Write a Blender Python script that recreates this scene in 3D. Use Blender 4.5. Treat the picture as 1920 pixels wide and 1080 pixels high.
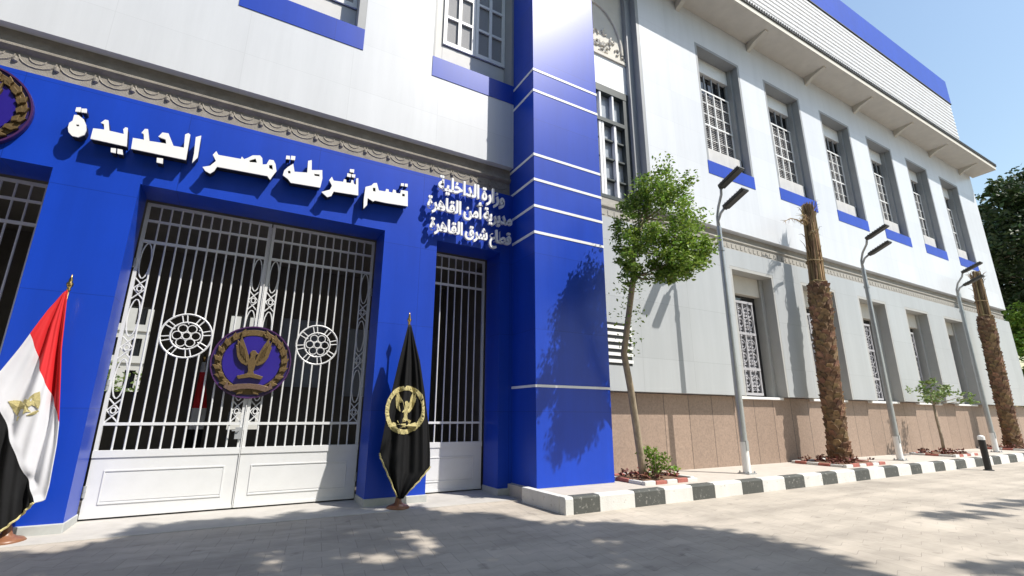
import bpy, math, random
import numpy as np
from mathutils import Vector, Matrix
for _o in list(bpy.data.objects): bpy.data.objects.remove(_o)
SC = bpy.context.scene
COL = SC.collection
R = math.radians
random.seed(7)
RNG = np.random.default_rng(7)

# ------------------------------------------------------------------ camera, sky, sun, exposure
YAW, PITCH, ROLL = R(29.5), R(15.0), R(-0.25)
_f = Vector((math.sin(YAW)*math.cos(PITCH), math.cos(YAW)*math.cos(PITCH), math.sin(PITCH)))
_r = Vector((math.cos(YAW), -math.sin(YAW), 0)); _d = _f.cross(_r)
_r2 = _r*math.cos(ROLL) + _d*math.sin(ROLL); _d2 = -_r*math.sin(ROLL) + _d*math.cos(ROLL)
cam = bpy.data.cameras.new('camera'); cam.sensor_width = 36.0; cam.lens = 36.0*890/1920
cam.clip_start = 0.05; cam.clip_end = 2000
co = bpy.data.objects.new('camera', cam); COL.objects.link(co)
_m = Matrix((_r2, -_d2, -_f)).transposed().to_4x4(); _m.translation = (0, 0, 1.55)
co.matrix_world = _m; SC.camera = co
SUN = Vector((.78, -1, 1.75)).normalized()
W = bpy.data.worlds.new('World'); SC.world = W; W.use_nodes = True
nt = W.node_tree; nt.nodes.clear()
sky = nt.nodes.new('ShaderNodeTexSky'); sky.sky_type = 'NISHITA'; sky.sun_disc = False
sky.sun_elevation = math.asin(SUN.z); sky.sun_rotation = math.atan2(SUN.x, SUN.y)
sky.air_density = 1.7; sky.dust_density = .8; sky.ozone_density = 1.2
bg = nt.nodes.new('ShaderNodeBackground'); bg.inputs[1].default_value = .13
wo = nt.nodes.new('ShaderNodeOutputWorld')
nt.links.new(sky.outputs[0], bg.inputs[0]); nt.links.new(bg.outputs[0], wo.inputs[0])
sl = bpy.data.lights.new('sun', 'SUN'); sl.energy = 5.0; sl.angle = R(.5); sl.color = (1.0, .95, .87)
so = bpy.data.objects.new('sun', sl); COL.objects.link(so)
so.rotation_euler = (-SUN).to_track_quat('-Z', 'Y').to_euler(); so.location = (10, -12, 25)
SC.view_settings.view_transform = 'Standard'; SC.view_settings.look = 'None'
SC.view_settings.exposure = .39; SC.view_settings.gamma = 1
SC.render.engine = 'CYCLES'; SC.cycles.max_bounces = 8; SC.cycles.use_denoising = True

# ------------------------------------------------------------------ materials
MATS = {}
def mat(name, col, rough=.6, metal=0., spec=.5, var=.08, vs=2.5, bump=0., bs=40., col2=None, joints=None, transl=0., randisl=0., stretch=(1, 1, 1), coat=0., streak=0., ramp=(.3, .7), tone2=.93):
    if name in MATS: return MATS[name]
    m = bpy.data.materials.new(name); m.use_nodes = True; t = m.node_tree; n = t.nodes; L = t.links
    p = n['Principled BSDF']; MATS[name] = m
    p.inputs['Roughness'].default_value = rough; p.inputs['Metallic'].default_value = metal
    p.inputs['Specular IOR Level'].default_value = spec
    if coat: p.inputs['Coat Weight'].default_value = coat; p.inputs['Coat Roughness'].default_value = .12
    tc = n.new('ShaderNodeTexCoord'); mp = n.new('ShaderNodeMapping'); mp.inputs['Scale'].default_value = stretch
    L.new(tc.outputs['Object'], mp.inputs['Vector'])
    nz = n.new('ShaderNodeTexNoise'); nz.inputs['Scale'].default_value = vs; nz.inputs['Detail'].default_value = 6; nz.inputs['Roughness'].default_value = .65
    L.new(mp.outputs[0], nz.inputs['Vector'])
    rp = n.new('ShaderNodeValToRGB'); rp.color_ramp.elements[0].position, rp.color_ramp.elements[1].position = ramp
    a = col if col2 is None else col2
    k = (1-var) if col2 is None else 1
    rp.color_ramp.elements[0].color = (a[0]*k, a[1]*k, a[2]*k, 1)
    k = 1+var if col2 is None else 1
    rp.color_ramp.elements[1].color = (min(1, col[0]*k), min(1, col[1]*k), min(1, col[2]*k), 1)
    L.new(nz.outputs['Fac'], rp.inputs[0]); out = rp.outputs[0]
    if randisl:
        g = n.new('ShaderNodeNewGeometry'); hs = n.new('ShaderNodeHueSaturation')
        mr = n.new('ShaderNodeMapRange'); mr.inputs['To Min'].default_value = 1-randisl; mr.inputs['To Max'].default_value = 1+randisl
        L.new(g.outputs['Random Per Island'], mr.inputs['Value']); L.new(mr.outputs[0], hs.inputs['Value'])
        mr2 = n.new('ShaderNodeMapRange'); mr2.inputs['To Min'].default_value = .48; mr2.inputs['To Max'].default_value = .53
        mul = n.new('ShaderNodeMath'); mul.operation = 'FRACT'; ml = n.new('ShaderNodeMath'); ml.operation = 'MULTIPLY'; ml.inputs[1].default_value = 7.3
        L.new(g.outputs['Random Per Island'], ml.inputs[0]); L.new(ml.outputs[0], mul.inputs[0]); L.new(mul.outputs[0], mr2.inputs['Value'])
        L.new(mr2.outputs[0], hs.inputs['Hue']); L.new(out, hs.inputs['Color']); out = hs.outputs[0]
    if streak:   # faint rain streaks and dust on a vertical face
        ms_ = n.new('ShaderNodeMapping'); ms_.inputs['Scale'].default_value = (2.6, 2.6, .22); L.new(tc.outputs['Object'], ms_.inputs['Vector'])
        ns = n.new('ShaderNodeTexNoise'); ns.inputs['Scale'].default_value = 1.0; ns.inputs['Detail'].default_value = 7; ns.inputs['Roughness'].default_value = .7; L.new(ms_.outputs[0], ns.inputs['Vector'])
        rs_ = n.new('ShaderNodeMapRange'); rs_.inputs['From Min'].default_value = .35; rs_.inputs['From Max'].default_value = .65; rs_.inputs['To Min'].default_value = 1-streak; rs_.inputs['To Max'].default_value = 1; L.new(ns.outputs['Fac'], rs_.inputs['Value'])
        mv = n.new('ShaderNodeMix'); mv.data_type = 'RGBA'; mv.blend_type = 'MULTIPLY'; mv.inputs[0].default_value = 1; L.new(out, mv.inputs[6]); L.new(rs_.outputs[0], mv.inputs[7]); out = mv.outputs[2]
    if joints:   # (width, height, offset, gap, darkness): panel joints of sheet cladding / slabs on a vertical face
        w, h, off, gap, dk = joints
        sp = n.new('ShaderNodeSeparateXYZ'); cb = n.new('ShaderNodeCombineXYZ'); L.new(tc.outputs['Object'], sp.inputs[0])
        L.new(sp.outputs['X'], cb.inputs['X']); L.new(sp.outputs['Z'], cb.inputs['Y'])
        br = n.new('ShaderNodeTexBrick'); br.offset = off; br.inputs['Scale'].default_value = 1; br.inputs['Mortar Size'].default_value = gap
        br.inputs['Mortar Smooth'].default_value = .3; br.inputs['Brick Width'].default_value = w; br.inputs['Row Height'].default_value = h
        br.inputs['Color1'].default_value = (1, 1, 1, 1); br.inputs['Color2'].default_value = (tone2, tone2, tone2, 1); br.inputs['Mortar'].default_value = (dk, dk, dk, 1)
        L.new(cb.outputs[0], br.inputs['Vector'])
        mx = n.new('ShaderNodeMix'); mx.data_type = 'RGBA'; mx.blend_type = 'MULTIPLY'; mx.inputs[0].default_value = 1
        L.new(out, mx.inputs[6]); L.new(br.outputs['Color'], mx.inputs[7]); out = mx.outputs[2]
    L.new(out, p.inputs['Base Color'])
    if bump:
        b = n.new('ShaderNodeBump'); b.inputs['Strength'].default_value = bump; b.inputs['Distance'].default_value = .02
        nb = n.new('ShaderNodeTexNoise'); nb.inputs['Scale'].default_value = bs; nb.inputs['Detail'].default_value = 4
        L.new(mp.outputs[0], nb.inputs['Vector']); L.new(nb.outputs['Fac'], b.inputs['Height']); L.new(b.outputs[0], p.inputs['Normal'])
    if transl:
        tr = n.new('ShaderNodeBsdfTranslucent'); L.new(out, tr.inputs['Color'])
        ms = n.new('ShaderNodeMixShader'); ms.inputs[0].default_value = transl
        L.new(p.outputs[0], ms.inputs[1]); L.new(tr.outputs[0], ms.inputs[2]); L.new(ms.outputs[0], n['Material Output'].inputs['Surface'])
    return m

def paver_mat():
    m = bpy.data.materials.new('hexagon pavers'); m.use_nodes = True; t = m.node_tree; n = t.nodes; L = t.links; p = n['Principled BSDF']
    def M(op, a, b=None, c=None):
        q = n.new('ShaderNodeMath'); q.operation = op
        for i, v in enumerate((a, b, c)):
            if v is None: continue
            if isinstance(v, (int, float)): q.inputs[i].default_value = v
            else: L.new(v, q.inputs[i])
        return q.outputs[0]
    w, h, am = .40, .33, .06
    tc = n.new('ShaderNodeTexCoord'); mp = n.new('ShaderNodeMapping'); mp.inputs['Rotation'].default_value = (0, 0, R(8))
    nz0 = n.new('ShaderNodeTexNoise'); nz0.inputs['Scale'].default_value = 2.2
    L.new(tc.outputs['Object'], mp.inputs['Vector'])
    L.new(mp.outputs[0], nz0.inputs['Vector'])
    s = n.new('ShaderNodeSeparateXYZ'); L.new(mp.outputs[0], s.inputs[0])
    x = M('ADD', s.outputs['X'], M('MULTIPLY', M('SUBTRACT', nz0.outputs['Fac'], .5), .03)); y = s.outputs['Y']
    tri = M('SUBTRACT', M('MULTIPLY', M('PINGPONG', x, w/2), 4/w), 1.0)
    cs = M('COSINE', M('MULTIPLY', y, math.pi/h))
    y2 = M('ADD', y, M('MULTIPLY', M('MULTIPLY', tri, cs), am))
    cb = n.new('ShaderNodeCombineXYZ'); L.new(x, cb.inputs[0]); L.new(y2, cb.inputs[1])
    br = n.new('ShaderNodeTexBrick'); br.offset = .5; br.inputs['Scale'].default_value = 1; br.inputs['Brick Width'].default_value = w; br.inputs['Row Height'].default_value = h
    br.inputs['Mortar Size'].default_value = .006; br.inputs['Mortar Smooth'].default_value = .4; br.inputs['Bias'].default_value = 0
    br.inputs['Color1'].default_value = (.475, .425, .365, 1); br.inputs['Color2'].default_value = (.425, .382, .328, 1); br.inputs['Mortar'].default_value = (.345, .31, .268, 1)
    L.new(cb.outputs[0], br.inputs['Vector'])
    nz = n.new('ShaderNodeTexNoise'); nz.inputs['Scale'].default_value = .9; nz.inputs['Detail'].default_value = 9; nz.inputs['Roughness'].default_value = .7
    L.new(tc.outputs['Object'], nz.inputs['Vector'])
    rp = n.new('ShaderNodeValToRGB'); rp.color_ramp.elements[0].position = .33; rp.color_ramp.elements[1].position = .68
    rp.color_ramp.elements[0].color = (.76, .75, .74, 1); rp.color_ramp.elements[1].color = (1.1, 1.09, 1.07, 1); L.new(nz.outputs['Fac'], rp.inputs[0])
    mx = n.new('ShaderNodeMix'); mx.data_type = 'RGBA'; mx.blend_type = 'MULTIPLY'; mx.inputs[0].default_value = 1
    L.new(br.outputs['Color'], mx.inputs[6]); L.new(rp.outputs[0], mx.inputs[7])
    # sand filling some joints and patches
    nz3 = n.new('ShaderNodeTexNoise'); nz3.inputs['Scale'].default_value = .45; nz3.inputs['Detail'].default_value = 5; L.new(tc.outputs['Object'], nz3.inputs['Vector'])
    r3 = n.new('ShaderNodeValToRGB'); r3.color_ramp.elements[0].position = .5; r3.color_ramp.elements[1].position = .72; L.new(nz3.outputs['Fac'], r3.inputs[0])
    mx2 = n.new('ShaderNodeMix'); mx2.data_type = 'RGBA'; L.new(M('MULTIPLY', r3.outputs[0], .55), mx2.inputs[0]); L.new(mx.outputs[2], mx2.inputs[6]); mx2.inputs[7].default_value = (.485, .43, .365, 1)
    mt = n.new('ShaderNodeMapping'); mt.inputs['Scale'].default_value = (.09, 1.5, 1); mt.inputs['Rotation'].default_value = (0, 0, R(-6)); L.new(tc.outputs['Object'], mt.inputs['Vector'])
    n4 = n.new('ShaderNodeTexNoise'); n4.inputs['Scale'].default_value = 1.6; n4.inputs['Detail'].default_value = 6; L.new(mt.outputs[0], n4.inputs['Vector'])
    r4 = n.new('ShaderNodeMapRange'); r4.inputs['From Min'].default_value = .36; r4.inputs['From Max'].default_value = .56; r4.inputs['To Min'].default_value = .84; r4.inputs['To Max'].default_value = 1.0; L.new(n4.outputs['Fac'], r4.inputs['Value'])
    n5 = n.new('ShaderNodeTexNoise'); n5.inputs['Scale'].default_value = 3.3; n5.inputs['Detail'].default_value = 3; L.new(tc.outputs['Object'], n5.inputs['Vector'])
    r5 = n.new('ShaderNodeMapRange'); r5.inputs['From Min'].default_value = .27; r5.inputs['From Max'].default_value = .36; r5.inputs['To Min'].default_value = .72; r5.inputs['To Max'].default_value = 1.0; L.new(n5.outputs['Fac'], r5.inputs['Value'])
    mx3 = n.new('ShaderNodeMix'); mx3.data_type = 'RGBA'; mx3.blend_type = 'MULTIPLY'; mx3.inputs[0].default_value = 1; L.new(mx2.outputs[2], mx3.inputs[6]); L.new(M('MULTIPLY', r4.outputs[0], r5.outputs[0]), mx3.inputs[7])
    L.new(mx3.outputs[2], p.inputs['Base Color']); p.inputs['Roughness'].default_value = .8
    b = n.new('ShaderNodeBump'); b.inputs['Strength'].default_value = .35; b.inputs['Distance'].default_value = .012
    nz2 = n.new('ShaderNodeTexNoise'); nz2.inputs['Scale'].default_value = 60; L.new(tc.outputs['Object'], nz2.inputs['Vector'])
    L.new(M('ADD', M('MULTIPLY', br.outputs['Fac'], -1.0), M('MULTIPLY', nz2.outputs['Fac'], .35)), b.inputs['Height']); L.new(b.outputs[0], p.inputs['Normal'])
    return m

BLUE = (.006, .052, .47)
m_blue = mat('blue aluminium cladding', BLUE, .36, spec=.4, var=.07, vs=.6, joints=(2.1, 1.62, 0., .005, .62), streak=.12)
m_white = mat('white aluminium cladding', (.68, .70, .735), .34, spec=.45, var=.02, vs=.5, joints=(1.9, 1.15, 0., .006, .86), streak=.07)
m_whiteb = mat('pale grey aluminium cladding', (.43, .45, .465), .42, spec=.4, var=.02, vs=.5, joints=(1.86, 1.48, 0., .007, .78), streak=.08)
m_stripe = mat('white stripe', (.8, .8, .82), .4, var=.02)
m_grey = mat('grey painted frame', (.30, .31, .32), .5, var=.06)
m_cream = mat('cream painted render', (.62, .585, .52), .75, var=.06, bump=.15)
m_whitep = mat('white gloss paint', (.80, .80, .79), .35, var=.04, vs=4)
m_gate = mat('white gate enamel', (.66, .665, .67), .35, var=.04, vs=3)
m_slat = mat('grey louvre slat', (.33, .325, .33), .6, var=.1)
m_dark = mat('dark window glass', (.012, .014, .017), .06, spec=.8, var=.1)
m_darkframe = mat('dark green window frame', (.035, .045, .045), .5, var=.1)
m_stone = mat('weathered cornice stone', (.275, .25, .215), .9, var=.2, vs=5, bump=.4, bs=60)
m_granite = mat('brown granite slab', (.335, .245, .19), .6, var=.22, vs=22, bump=.08, bs=120, joints=(.93, 5., 0., .014, .36), streak=.06, tone2=.84)
m_conc = mat('pale concrete', (.43, .41, .38), .85, var=.1, vs=3, bump=.2, bs=70)
m_walk = mat('pale sidewalk tile', (.47, .425, .375), .85, var=.08, vs=4, bump=.15, bs=60)
m_plinth = mat('grey plinth paint', (.42, .43, .42), .7, var=.1, vs=6)
m_kw = mat('white kerb paint', (.64, .63, .605), .75, vs=13, bump=.3, bs=50, col2=(.40, .38, .35), ramp=(.32, .40), streak=.12)
m_kb = mat('black kerb paint', (.30, .29, .27), .8, vs=16, bump=.3, bs=50, col2=(.075, .078, .072), ramp=(.58, .72), streak=.2)
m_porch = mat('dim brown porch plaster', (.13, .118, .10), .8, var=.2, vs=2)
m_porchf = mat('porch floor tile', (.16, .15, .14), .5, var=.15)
m_gutter = mat('dark roof edge tile', (.05, .05, .052), .6, var=.2)
m_slatw = mat('white corrugated sheet', (.70, .70, .71), .5, var=.04)
m_steel = mat('galvanised steel', (.40, .42, .43), .38, metal=.55, var=.08, vs=8)
m_black = mat('black painted metal', (.012, .012, .013), .45, var=.2)
m_gold = mat('dull gilded metal', (.15, .10, .042), .5, metal=.5, var=.3, vs=30)
m_goldth = mat('gold embroidery', (.50, .43, .20), .75, var=.25, vs=60, bump=.5, bs=150)
m_violet = mat('deep violet enamel', (.020, .010, .21), .35, var=.08)
m_violetd = mat('dark violet rim', (.022, .011, .10), .4, var=.1)
m_brass = mat('polished brass', (.62, .42, .17), .22, metal=1, var=.08)
m_bronze = mat('brown varnished stand', (.20, .085, .04), .4, var=.2, vs=12)
m_red = mat('red flag cloth', (.72, .022, .028), .7, var=.04, transl=.2)
m_flagw = mat('white flag cloth', (.78, .78, .82), .7, var=.03, transl=.2)
m_blk = mat('black flag cloth', (.006, .006, .007), .75, spec=.25, var=.2, vs=6)
m_letter = mat('white letter enamel', (.82, .82, .82), .4, var=.02)
m_leaf = mat('ficus leaf', (.20, .295, .042), .5, var=.25, vs=3, transl=.38, randisl=.5)
m_leafd = mat('dark tree leaf', (.035, .06, .014), .55, var=.3, vs=.5, transl=.2, randisl=.5)
m_leafl = mat('bright tree leaf', (.16, .26, .03), .55, var=.25, vs=.6, transl=.35, randisl=.4)
m_leafs = mat('grey green leaf', (.17, .235, .07), .55, var=.25, vs=4, transl=.3, randisl=.45)
m_bark = mat('pale grey bark', (.30, .245, .175), .9, var=.3, vs=14, bump=.6, bs=40, stretch=(1, 1, .3))
m_palm = mat('brown palm boot', (.20, .118, .068), .9, var=.4, vs=9, bump=.6, bs=60, randisl=.45)
m_straw = mat('dry palm frond', (.36, .25, .13), .85, col2=(.13, .075, .035), vs=7, bump=.3, bs=40, randisl=.6, stretch=(1, 1, .15))
m_soil = mat('dry soil', (.16, .095, .06), .95, var=.3, vs=14, bump=.8, bs=40)
m_redk = mat('red kerb paint', (.36, .12, .095), .8, var=.2, vs=10)
m_flower = mat('reddish dry leaf', (.17, .06, .045), .8, var=.4, vs=10, randisl=.6)
m_court = mat('white courtyard render', (.43, .43, .41), .8, var=.05)
m_greydoor = mat('blue grey metal door', (.30, .34, .40), .5, var=.06)

# ------------------------------------------------------------------ builder
class B:
    def __init__(s): s.v = []; s.f = []; s.m = []
    def add(s, vs, fs, m=0):
        o = len(s.v); s.v.extend([tuple(q) for q in vs]); s.f.extend([tuple(i+o for i in f) for f in fs]); s.m.extend([m]*len(fs)); return s
    def box(s, x0, x1, y0, y1, z0, z1, m=0):
        v = [(x0, y0, z0), (x1, y0, z0), (x1, y1, z0), (x0, y1, z0), (x0, y0, z1), (x1, y0, z1), (x1, y1, z1), (x0, y1, z1)]
        return s.add(v, [(0, 3, 2, 1), (4, 5, 6, 7), (0, 1, 5, 4), (1, 2, 6, 5), (2, 3, 7, 6), (3, 0, 4, 7)], m)
    def obox(s, c, ax, ay, az, m=0):   # oriented box, half axes
        c, ax, ay, az = map(Vector, (c, ax, ay, az)); v = []
        for k in (-1, 1):
            for i, j in ((-1, -1), (1, -1), (1, 1), (-1, 1)): v.append(c+ax*i+ay*j+az*k)
        return s.add(v, [(0, 3, 2, 1), (4, 5, 6, 7), (0, 1, 5, 4), (1, 2, 6, 5), (2, 3, 7, 6), (3, 0, 4, 7)], m)
    def tube(s, pts, r, n=8, m=0, caps=True, closed=False):
        pts = [Vector(p) for p in pts]; N = len(pts); rr = r if isinstance(r, (list, tuple)) else [r]*N
        up = None; vs = []
        for i, p in enumerate(pts):
            if closed: t = pts[(i+1) % N]-pts[i-1]
            else: t = pts[min(i+1, N-1)]-pts[max(i-1, 0)]
            t.normalize()
            if up is None: up = Vector((0, 0, 1)) if abs(t.z) < .9 else Vector((1, 0, 0))
            a = t.cross(up)
            if a.length < 1e-5: a = t.orthogonal()
            a.normalize(); b = t.cross(a).normalized(); up = -b if False else a.cross(t)
            for k in range(n):
                th = 2*math.pi*k/n; vs.append(p+(a*math.cos(th)+b*math.sin(th))*rr[i])
        fs = []
        for i in range(N if closed else N-1):
            j = (i+1) % N
            for k in range(n): fs.append((i*n+k, i*n+(k+1) % n, j*n+(k+1) % n, j*n+k))
        if caps and not closed: fs += [tuple(range(n-1, -1, -1)), tuple(range((N-1)*n, N*n))]
        return s.add(vs, fs, m)
    def lathe(s, c, prof, n=16, m=0):   # prof: (r, z) from bottom to top about vertical axis
        vs = []; fs = []
        for r, z in prof:
            for k in range(n): th = 2*math.pi*k/n; vs.append((c[0]+r*math.cos(th), c[1]+r*math.sin(th), c[2]+z))
        for i in range(len(prof)-1):
            for k in range(n): fs.append((i*n+k, i*n+(k+1) % n, (i+1)*n+(k+1) % n, (i+1)*n+k))
        fs += [tuple(range(n-1, -1, -1)), tuple(range((len(prof)-1)*n, len(prof)*n))]
        return s.add(vs, fs, m)
    def disc(s, c, r, y0, y1, n=48, m=0):   # disc facing -Y
        vs = []; 
        for y in (y0, y1):
            for k in range(n): th = 2*math.pi*k/n; vs.append((c[0]+r*math.cos(th), y, c[1]+r*math.sin(th)))
        fs = [tuple(range(n)), tuple(range(2*n-1, n-1, -1))]+[(k, k+n, (k+1) % n+n, (k+1) % n) for k in range(n)]
        return s.add(vs, fs, m)
    def ring(s, c, r0, r1, y0, y1, n=48, m=0):
        vs = []
        for y in (y0, y1):
            for r in (r0, r1):
                for k in range(n): th = 2*math.pi*k/n; vs.append((c[0]+r*math.cos(th), y, c[1]+r*math.sin(th)))
        fs = []
        for k in range(n):
            q = (k+1) % n
            fs += [(k, n+k, n+q, q), (2*n+k, 2*n+q, 3*n+q, 3*n+k), (k, q, 2*n+q, 2*n+k), (n+k, 3*n+k, 3*n+q, n+q)]
        return s.add(vs, fs, m)
    def poly(s, pts, y0, y1, m=0):   # polygon in XZ extruded along Y
        n = len(pts); vs = [(p[0], y0, p[1]) for p in pts]+[(p[0], y1, p[1]) for p in pts]
        return s.add(vs, [tuple(range(n)), tuple(range(2*n-1, n-1, -1))]+[(k, k+n, (k+1) % n+n, (k+1) % n) for k in range(n)], m)
    def prof(s, pts, x0, x1, m=0):   # profile (y, z) extruded along X
        n = len(pts); vs = [(x0, p[0], p[1]) for p in pts]+[(x1, p[0], p[1]) for p in pts]
        return s.add(vs, [tuple(range(n)), tuple(range(2*n-1, n-1, -1))]+[(k, k+n, (k+1) % n+n, (k+1) % n) for k in range(n)], m)
    def wall(s, x0, x1, z0, z1, y0, y1, holes=(), m=0):   # one solid sheet with rectangular openings
        xs = sorted({x0, x1, *[h[0] for h in holes], *[h[1] for h in holes]}); zs = sorted({z0, z1, *[h[2] for h in holes], *[h[3] for h in holes]})
        xs = [x for x in xs if x0 <= x <= x1]; zs = [z for z in zs if z0 <= z <= z1]
        nx, nz = len(xs), len(zs); o = lambda i, k, b: (i*nz+k)*2+b
        vs = []
        for x in xs:
            for z in zs: vs += [(x, y0, z), (x, y1, z)]
        def solid(i, k):
            if i < 0 or k < 0 or i >= nx-1 or k >= nz-1: return False
            cx, cz = (xs[i]+xs[i+1])/2, (zs[k]+zs[k+1])/2
            return not any(h[0] < cx < h[1] and h[2] < cz < h[3] for h in holes)
        fs = []
        for i in range(nx-1):
            for k in range(nz-1):
                if not solid(i, k): continue
                fs += [(o(i, k, 0), o(i+1, k, 0), o(i+1, k+1, 0), o(i, k+1, 0)), (o(i, k, 1), o(i, k+1, 1), o(i+1, k+1, 1), o(i+1, k, 1))]
                if not solid(i-1, k): fs.append((o(i, k, 0), o(i, k+1, 0), o(i, k+1, 1), o(i, k, 1)))
                if not solid(i+1, k): fs.append((o(i+1, k, 0), o(i+1, k, 1), o(i+1, k+1, 1), o(i+1, k+1, 0)))
                if not solid(i, k-1): fs.append((o(i, k, 0), o(i, k, 1), o(i+1, k, 1), o(i+1, k, 0)))
                if not solid(i, k+1): fs.append((o(i, k+1, 0), o(i+1, k+1, 0), o(i+1, k+1, 1), o(i, k+1, 1)))
        return s.add(vs, fs, m)
    def build(s, name, mats, parent=None, smooth=False, bevel=0, label=None):
        me = bpy.data.meshes.new(name)
        w = wloc(parent) if parent else Vector((0, 0, 0))
        me.from_pydata([(a-w.x, b-w.y, c-w.z) for a, b, c in s.v], [], s.f)
        if not isinstance(mats, (list, tuple)): mats = [mats]
        for q in mats: me.materials.append(q)
        me.polygons.foreach_set('material_index', s.m)
        if smooth: me.polygons.foreach_set('use_smooth', [True]*len(s.f))
        me.update()
        ob = bpy.data.objects.new(name, me); COL.objects.link(ob)
        if parent: ob.parent = parent
        if label: ob['label'] = label
        if bevel:
            b = ob.modifiers.new('bevel', 'BEVEL'); b.width = bevel; b.segments = 2; b.limit_method = 'ANGLE'; b.angle_limit = R(40)
        if smooth == 2:
            pass
        return ob
def wloc(o):
    v = Vector((0, 0, 0))
    while o: v += o.location; o = o.parent
    return v
def thing(name, label, cat, loc=(0, 0, 0), group=None):
    o = bpy.data.objects.new(name, None); COL.objects.link(o); o.location = loc; o['label'] = label; o['category'] = cat
    o.empty_display_size = .3
    if group: o['group'] = group
    return o
def tag(o, label, cat, group=None):
    o['label'] = label; o['category'] = cat
    if group: o['group'] = group
    return o
def struct(o): o['kind'] = 'structure'; return o
def dup(root, off, label=None):
    def cp(o, parent):
        c = o.copy(); COL.objects.link(c); c.parent = parent
        for ch in o.children: cp(ch, c)
        return c
    c = cp(root, root.parent); c.location = root.location+Vector(off)
    if label: c['label'] = label
    return c
def leaves(b, centers, radii, n, size, m=0, droop=.3, flat=.5, rng=RNG):
    """n leaf faces spread through each little clump"""
    for c, r in zip(centers, radii):
        k = max(1, int(n*(.7+.6*rng.random())))
        p = rng.normal(size=(k, 3)); p /= np.linalg.norm(p, axis=1)[:, None]+1e-9
        p *= (rng.random(k)**.45)[:, None]*r; p[:, 2] *= .8; p += np.array(c)
        d = rng.normal(size=(k, 3)); d[:, 2] = d[:, 2]*flat-droop; d /= np.linalg.norm(d, axis=1)[:, None]+1e-9
        u = rng.normal(size=(k, 3)); u[:, 2] *= 1.0; s = np.cross(d, u); s /= np.linalg.norm(s, axis=1)[:, None]+1e-9
        nn = np.cross(s, d)
        L = size*(.65+.7*rng.random(k))[:, None]; wd = L*.27
        a = p; t = p+d*L; l = p+d*L*.45+s*wd+nn*L*.06; q = p+d*L*.45-s*wd+nn*L*.06
        V = np.stack([a, q, t, l], 1).reshape(-1, 3); o = len(b.v)
        b.v.extend(map(tuple, V.tolist())); b.f.extend([(o+4*i, o+4*i+1, o+4*i+2, o+4*i+3) for i in range(k)]); b.m.extend([m]*k)
    return b
# ------------------------------------------------------------------ ground, apron, sidewalk, kerb
ZS = .22
g = B(); g.add([(-300, -300, 0), (500, -300, 0), (500, 300, 0), (-300, 300, 0)], [(0, 1, 2, 3)])
struct(g.build('ground', paver_mat()))
a = B(); a.box(-120, 300, -60, .9, -.05, .004); struct(a.build('added_road', mat('bounce cutting asphalt', (.055, .055, .056), .85, var=.2, vs=3, bump=.3)))  # unseen dark strip added to cut ground bounce onto the facade
a = B(); a.prof([(8.42, -.05), (8.42, .006), (8.6, .016), (9.72, .03), (9.72, -.05)], -9, 4.9)
struct(a.build('apron', m_conc))
a = B(); a.box(4.985, 75, 6.96, 9.2, -.05, ZS)
struct(a.build('sidewalk', m_walk))
k = B(); x = 4.86; i = 0; edges = []
xs0 = [4.86, 5.55]
while x < 75: edges.append((x, x+.69+.06*math.sin(i*2.1), 1)); x += 1.475; i += 1
pos = 4.86
def kerb_piece(xa, xb, m):
    e = .006
    k.prof([(6.77, -.05), (6.775, .235), (6.80, .265), (6.96-e, .268), (6.96-e, -.05)], xa, xb, m)
prev = 4.86
k.box(4.84, 4.985, 6.96, 8.15, -.05, .262, 0)
kerb_piece(4.84, 5.0, 0); prev = 5.0
for j, (xa, xb, _) in enumerate(edges):
    xa = max(xa, 5.0)
    if xa > prev: kerb_piece(prev, xa, 0)
    kerb_piece(xa, xb, 1); prev = xb
struct(k.build('kerb', [m_kw, m_kb], bevel=.008))

# ------------------------------------------------------------------ the police station
PS = thing('police_station', 'two storey blue and white clad station building with striped roof parapet', 'building', (5, 8.9, 0))
YR, YL, YP, YT = 8.75, 8.92, 8.95, 8.0     # faces: right wing, upper left wall, portico, tower
# portico front: one blue sheet with three gate openings
P = B(); P.wall(-9, 5.165, 0, 6.55, YP, 9.60, holes=[(-4.35, -2.83, -1, 5.1), (-1.78, 2.15, -1, 5.1), (3.25, 4.75, -1, 5.1)])
P.build('portico_front', m_blue, PS)
for xa, xb in ((-9, -4.35), (-2.83, -1.78), (2.15, 3.25), (4.75, 5.15)):
    q = B(); q.box(xa-.02, xb+.02, YP-.05, 9.615, .0, .14); q.build('plinth', m_plinth, PS, bevel=.01)
# old stone cornice between the blue front and the white cladding
c = B()
c.prof([(9.10, 6.551), (9.07, 6.56), (9.07, 6.60), (9.095, 6.63), (9.10, 6.92), (9.06, 6.95), (9.03, 6.985), (9.03, 7.02), (9.07, 7.05), (9.09, 7.28), (9.43, 7.28), (9.43, 6.551)], -9, 5.17)
x = -8.9
while x < 5.0:      # worn relief of swags and beads
    c.tube([(x+.24+.22*math.cos(math.pi*i/8), 9.10, 6.885-.16*math.sin(math.pi*i/8)) for i in range(9)], .016, 6)
    c.tube([(x+.24+.10*math.cos(math.pi*i/6), 9.10, 6.885-.085*math.sin(math.pi*i/6)) for i in range(7)], .013, 6)
    c.lathe((x, 9.09, 6.78), [(.0, -.05), (.035, -.02), (.035, .04), (.0, .07)], 8)
    x += .48
c.build('cornice', m_stone, PS)
c = B(); c.prof([(8.93, 6.553), (8.88, 6.56), (8.88, 6.62), (8.915, 6.64), (8.915, 6.90), (8.875, 6.93), (8.875, 6.97), (8.94, 7.0), (8.95, 7.2), (9.3, 7.2), (9.3, 6.553)], 6.94, 35.85)
x = 7.3
while x < 35.7: c.box(x, x+.11, 8.902, 8.93, 6.69, 6.83); x += .22
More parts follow.
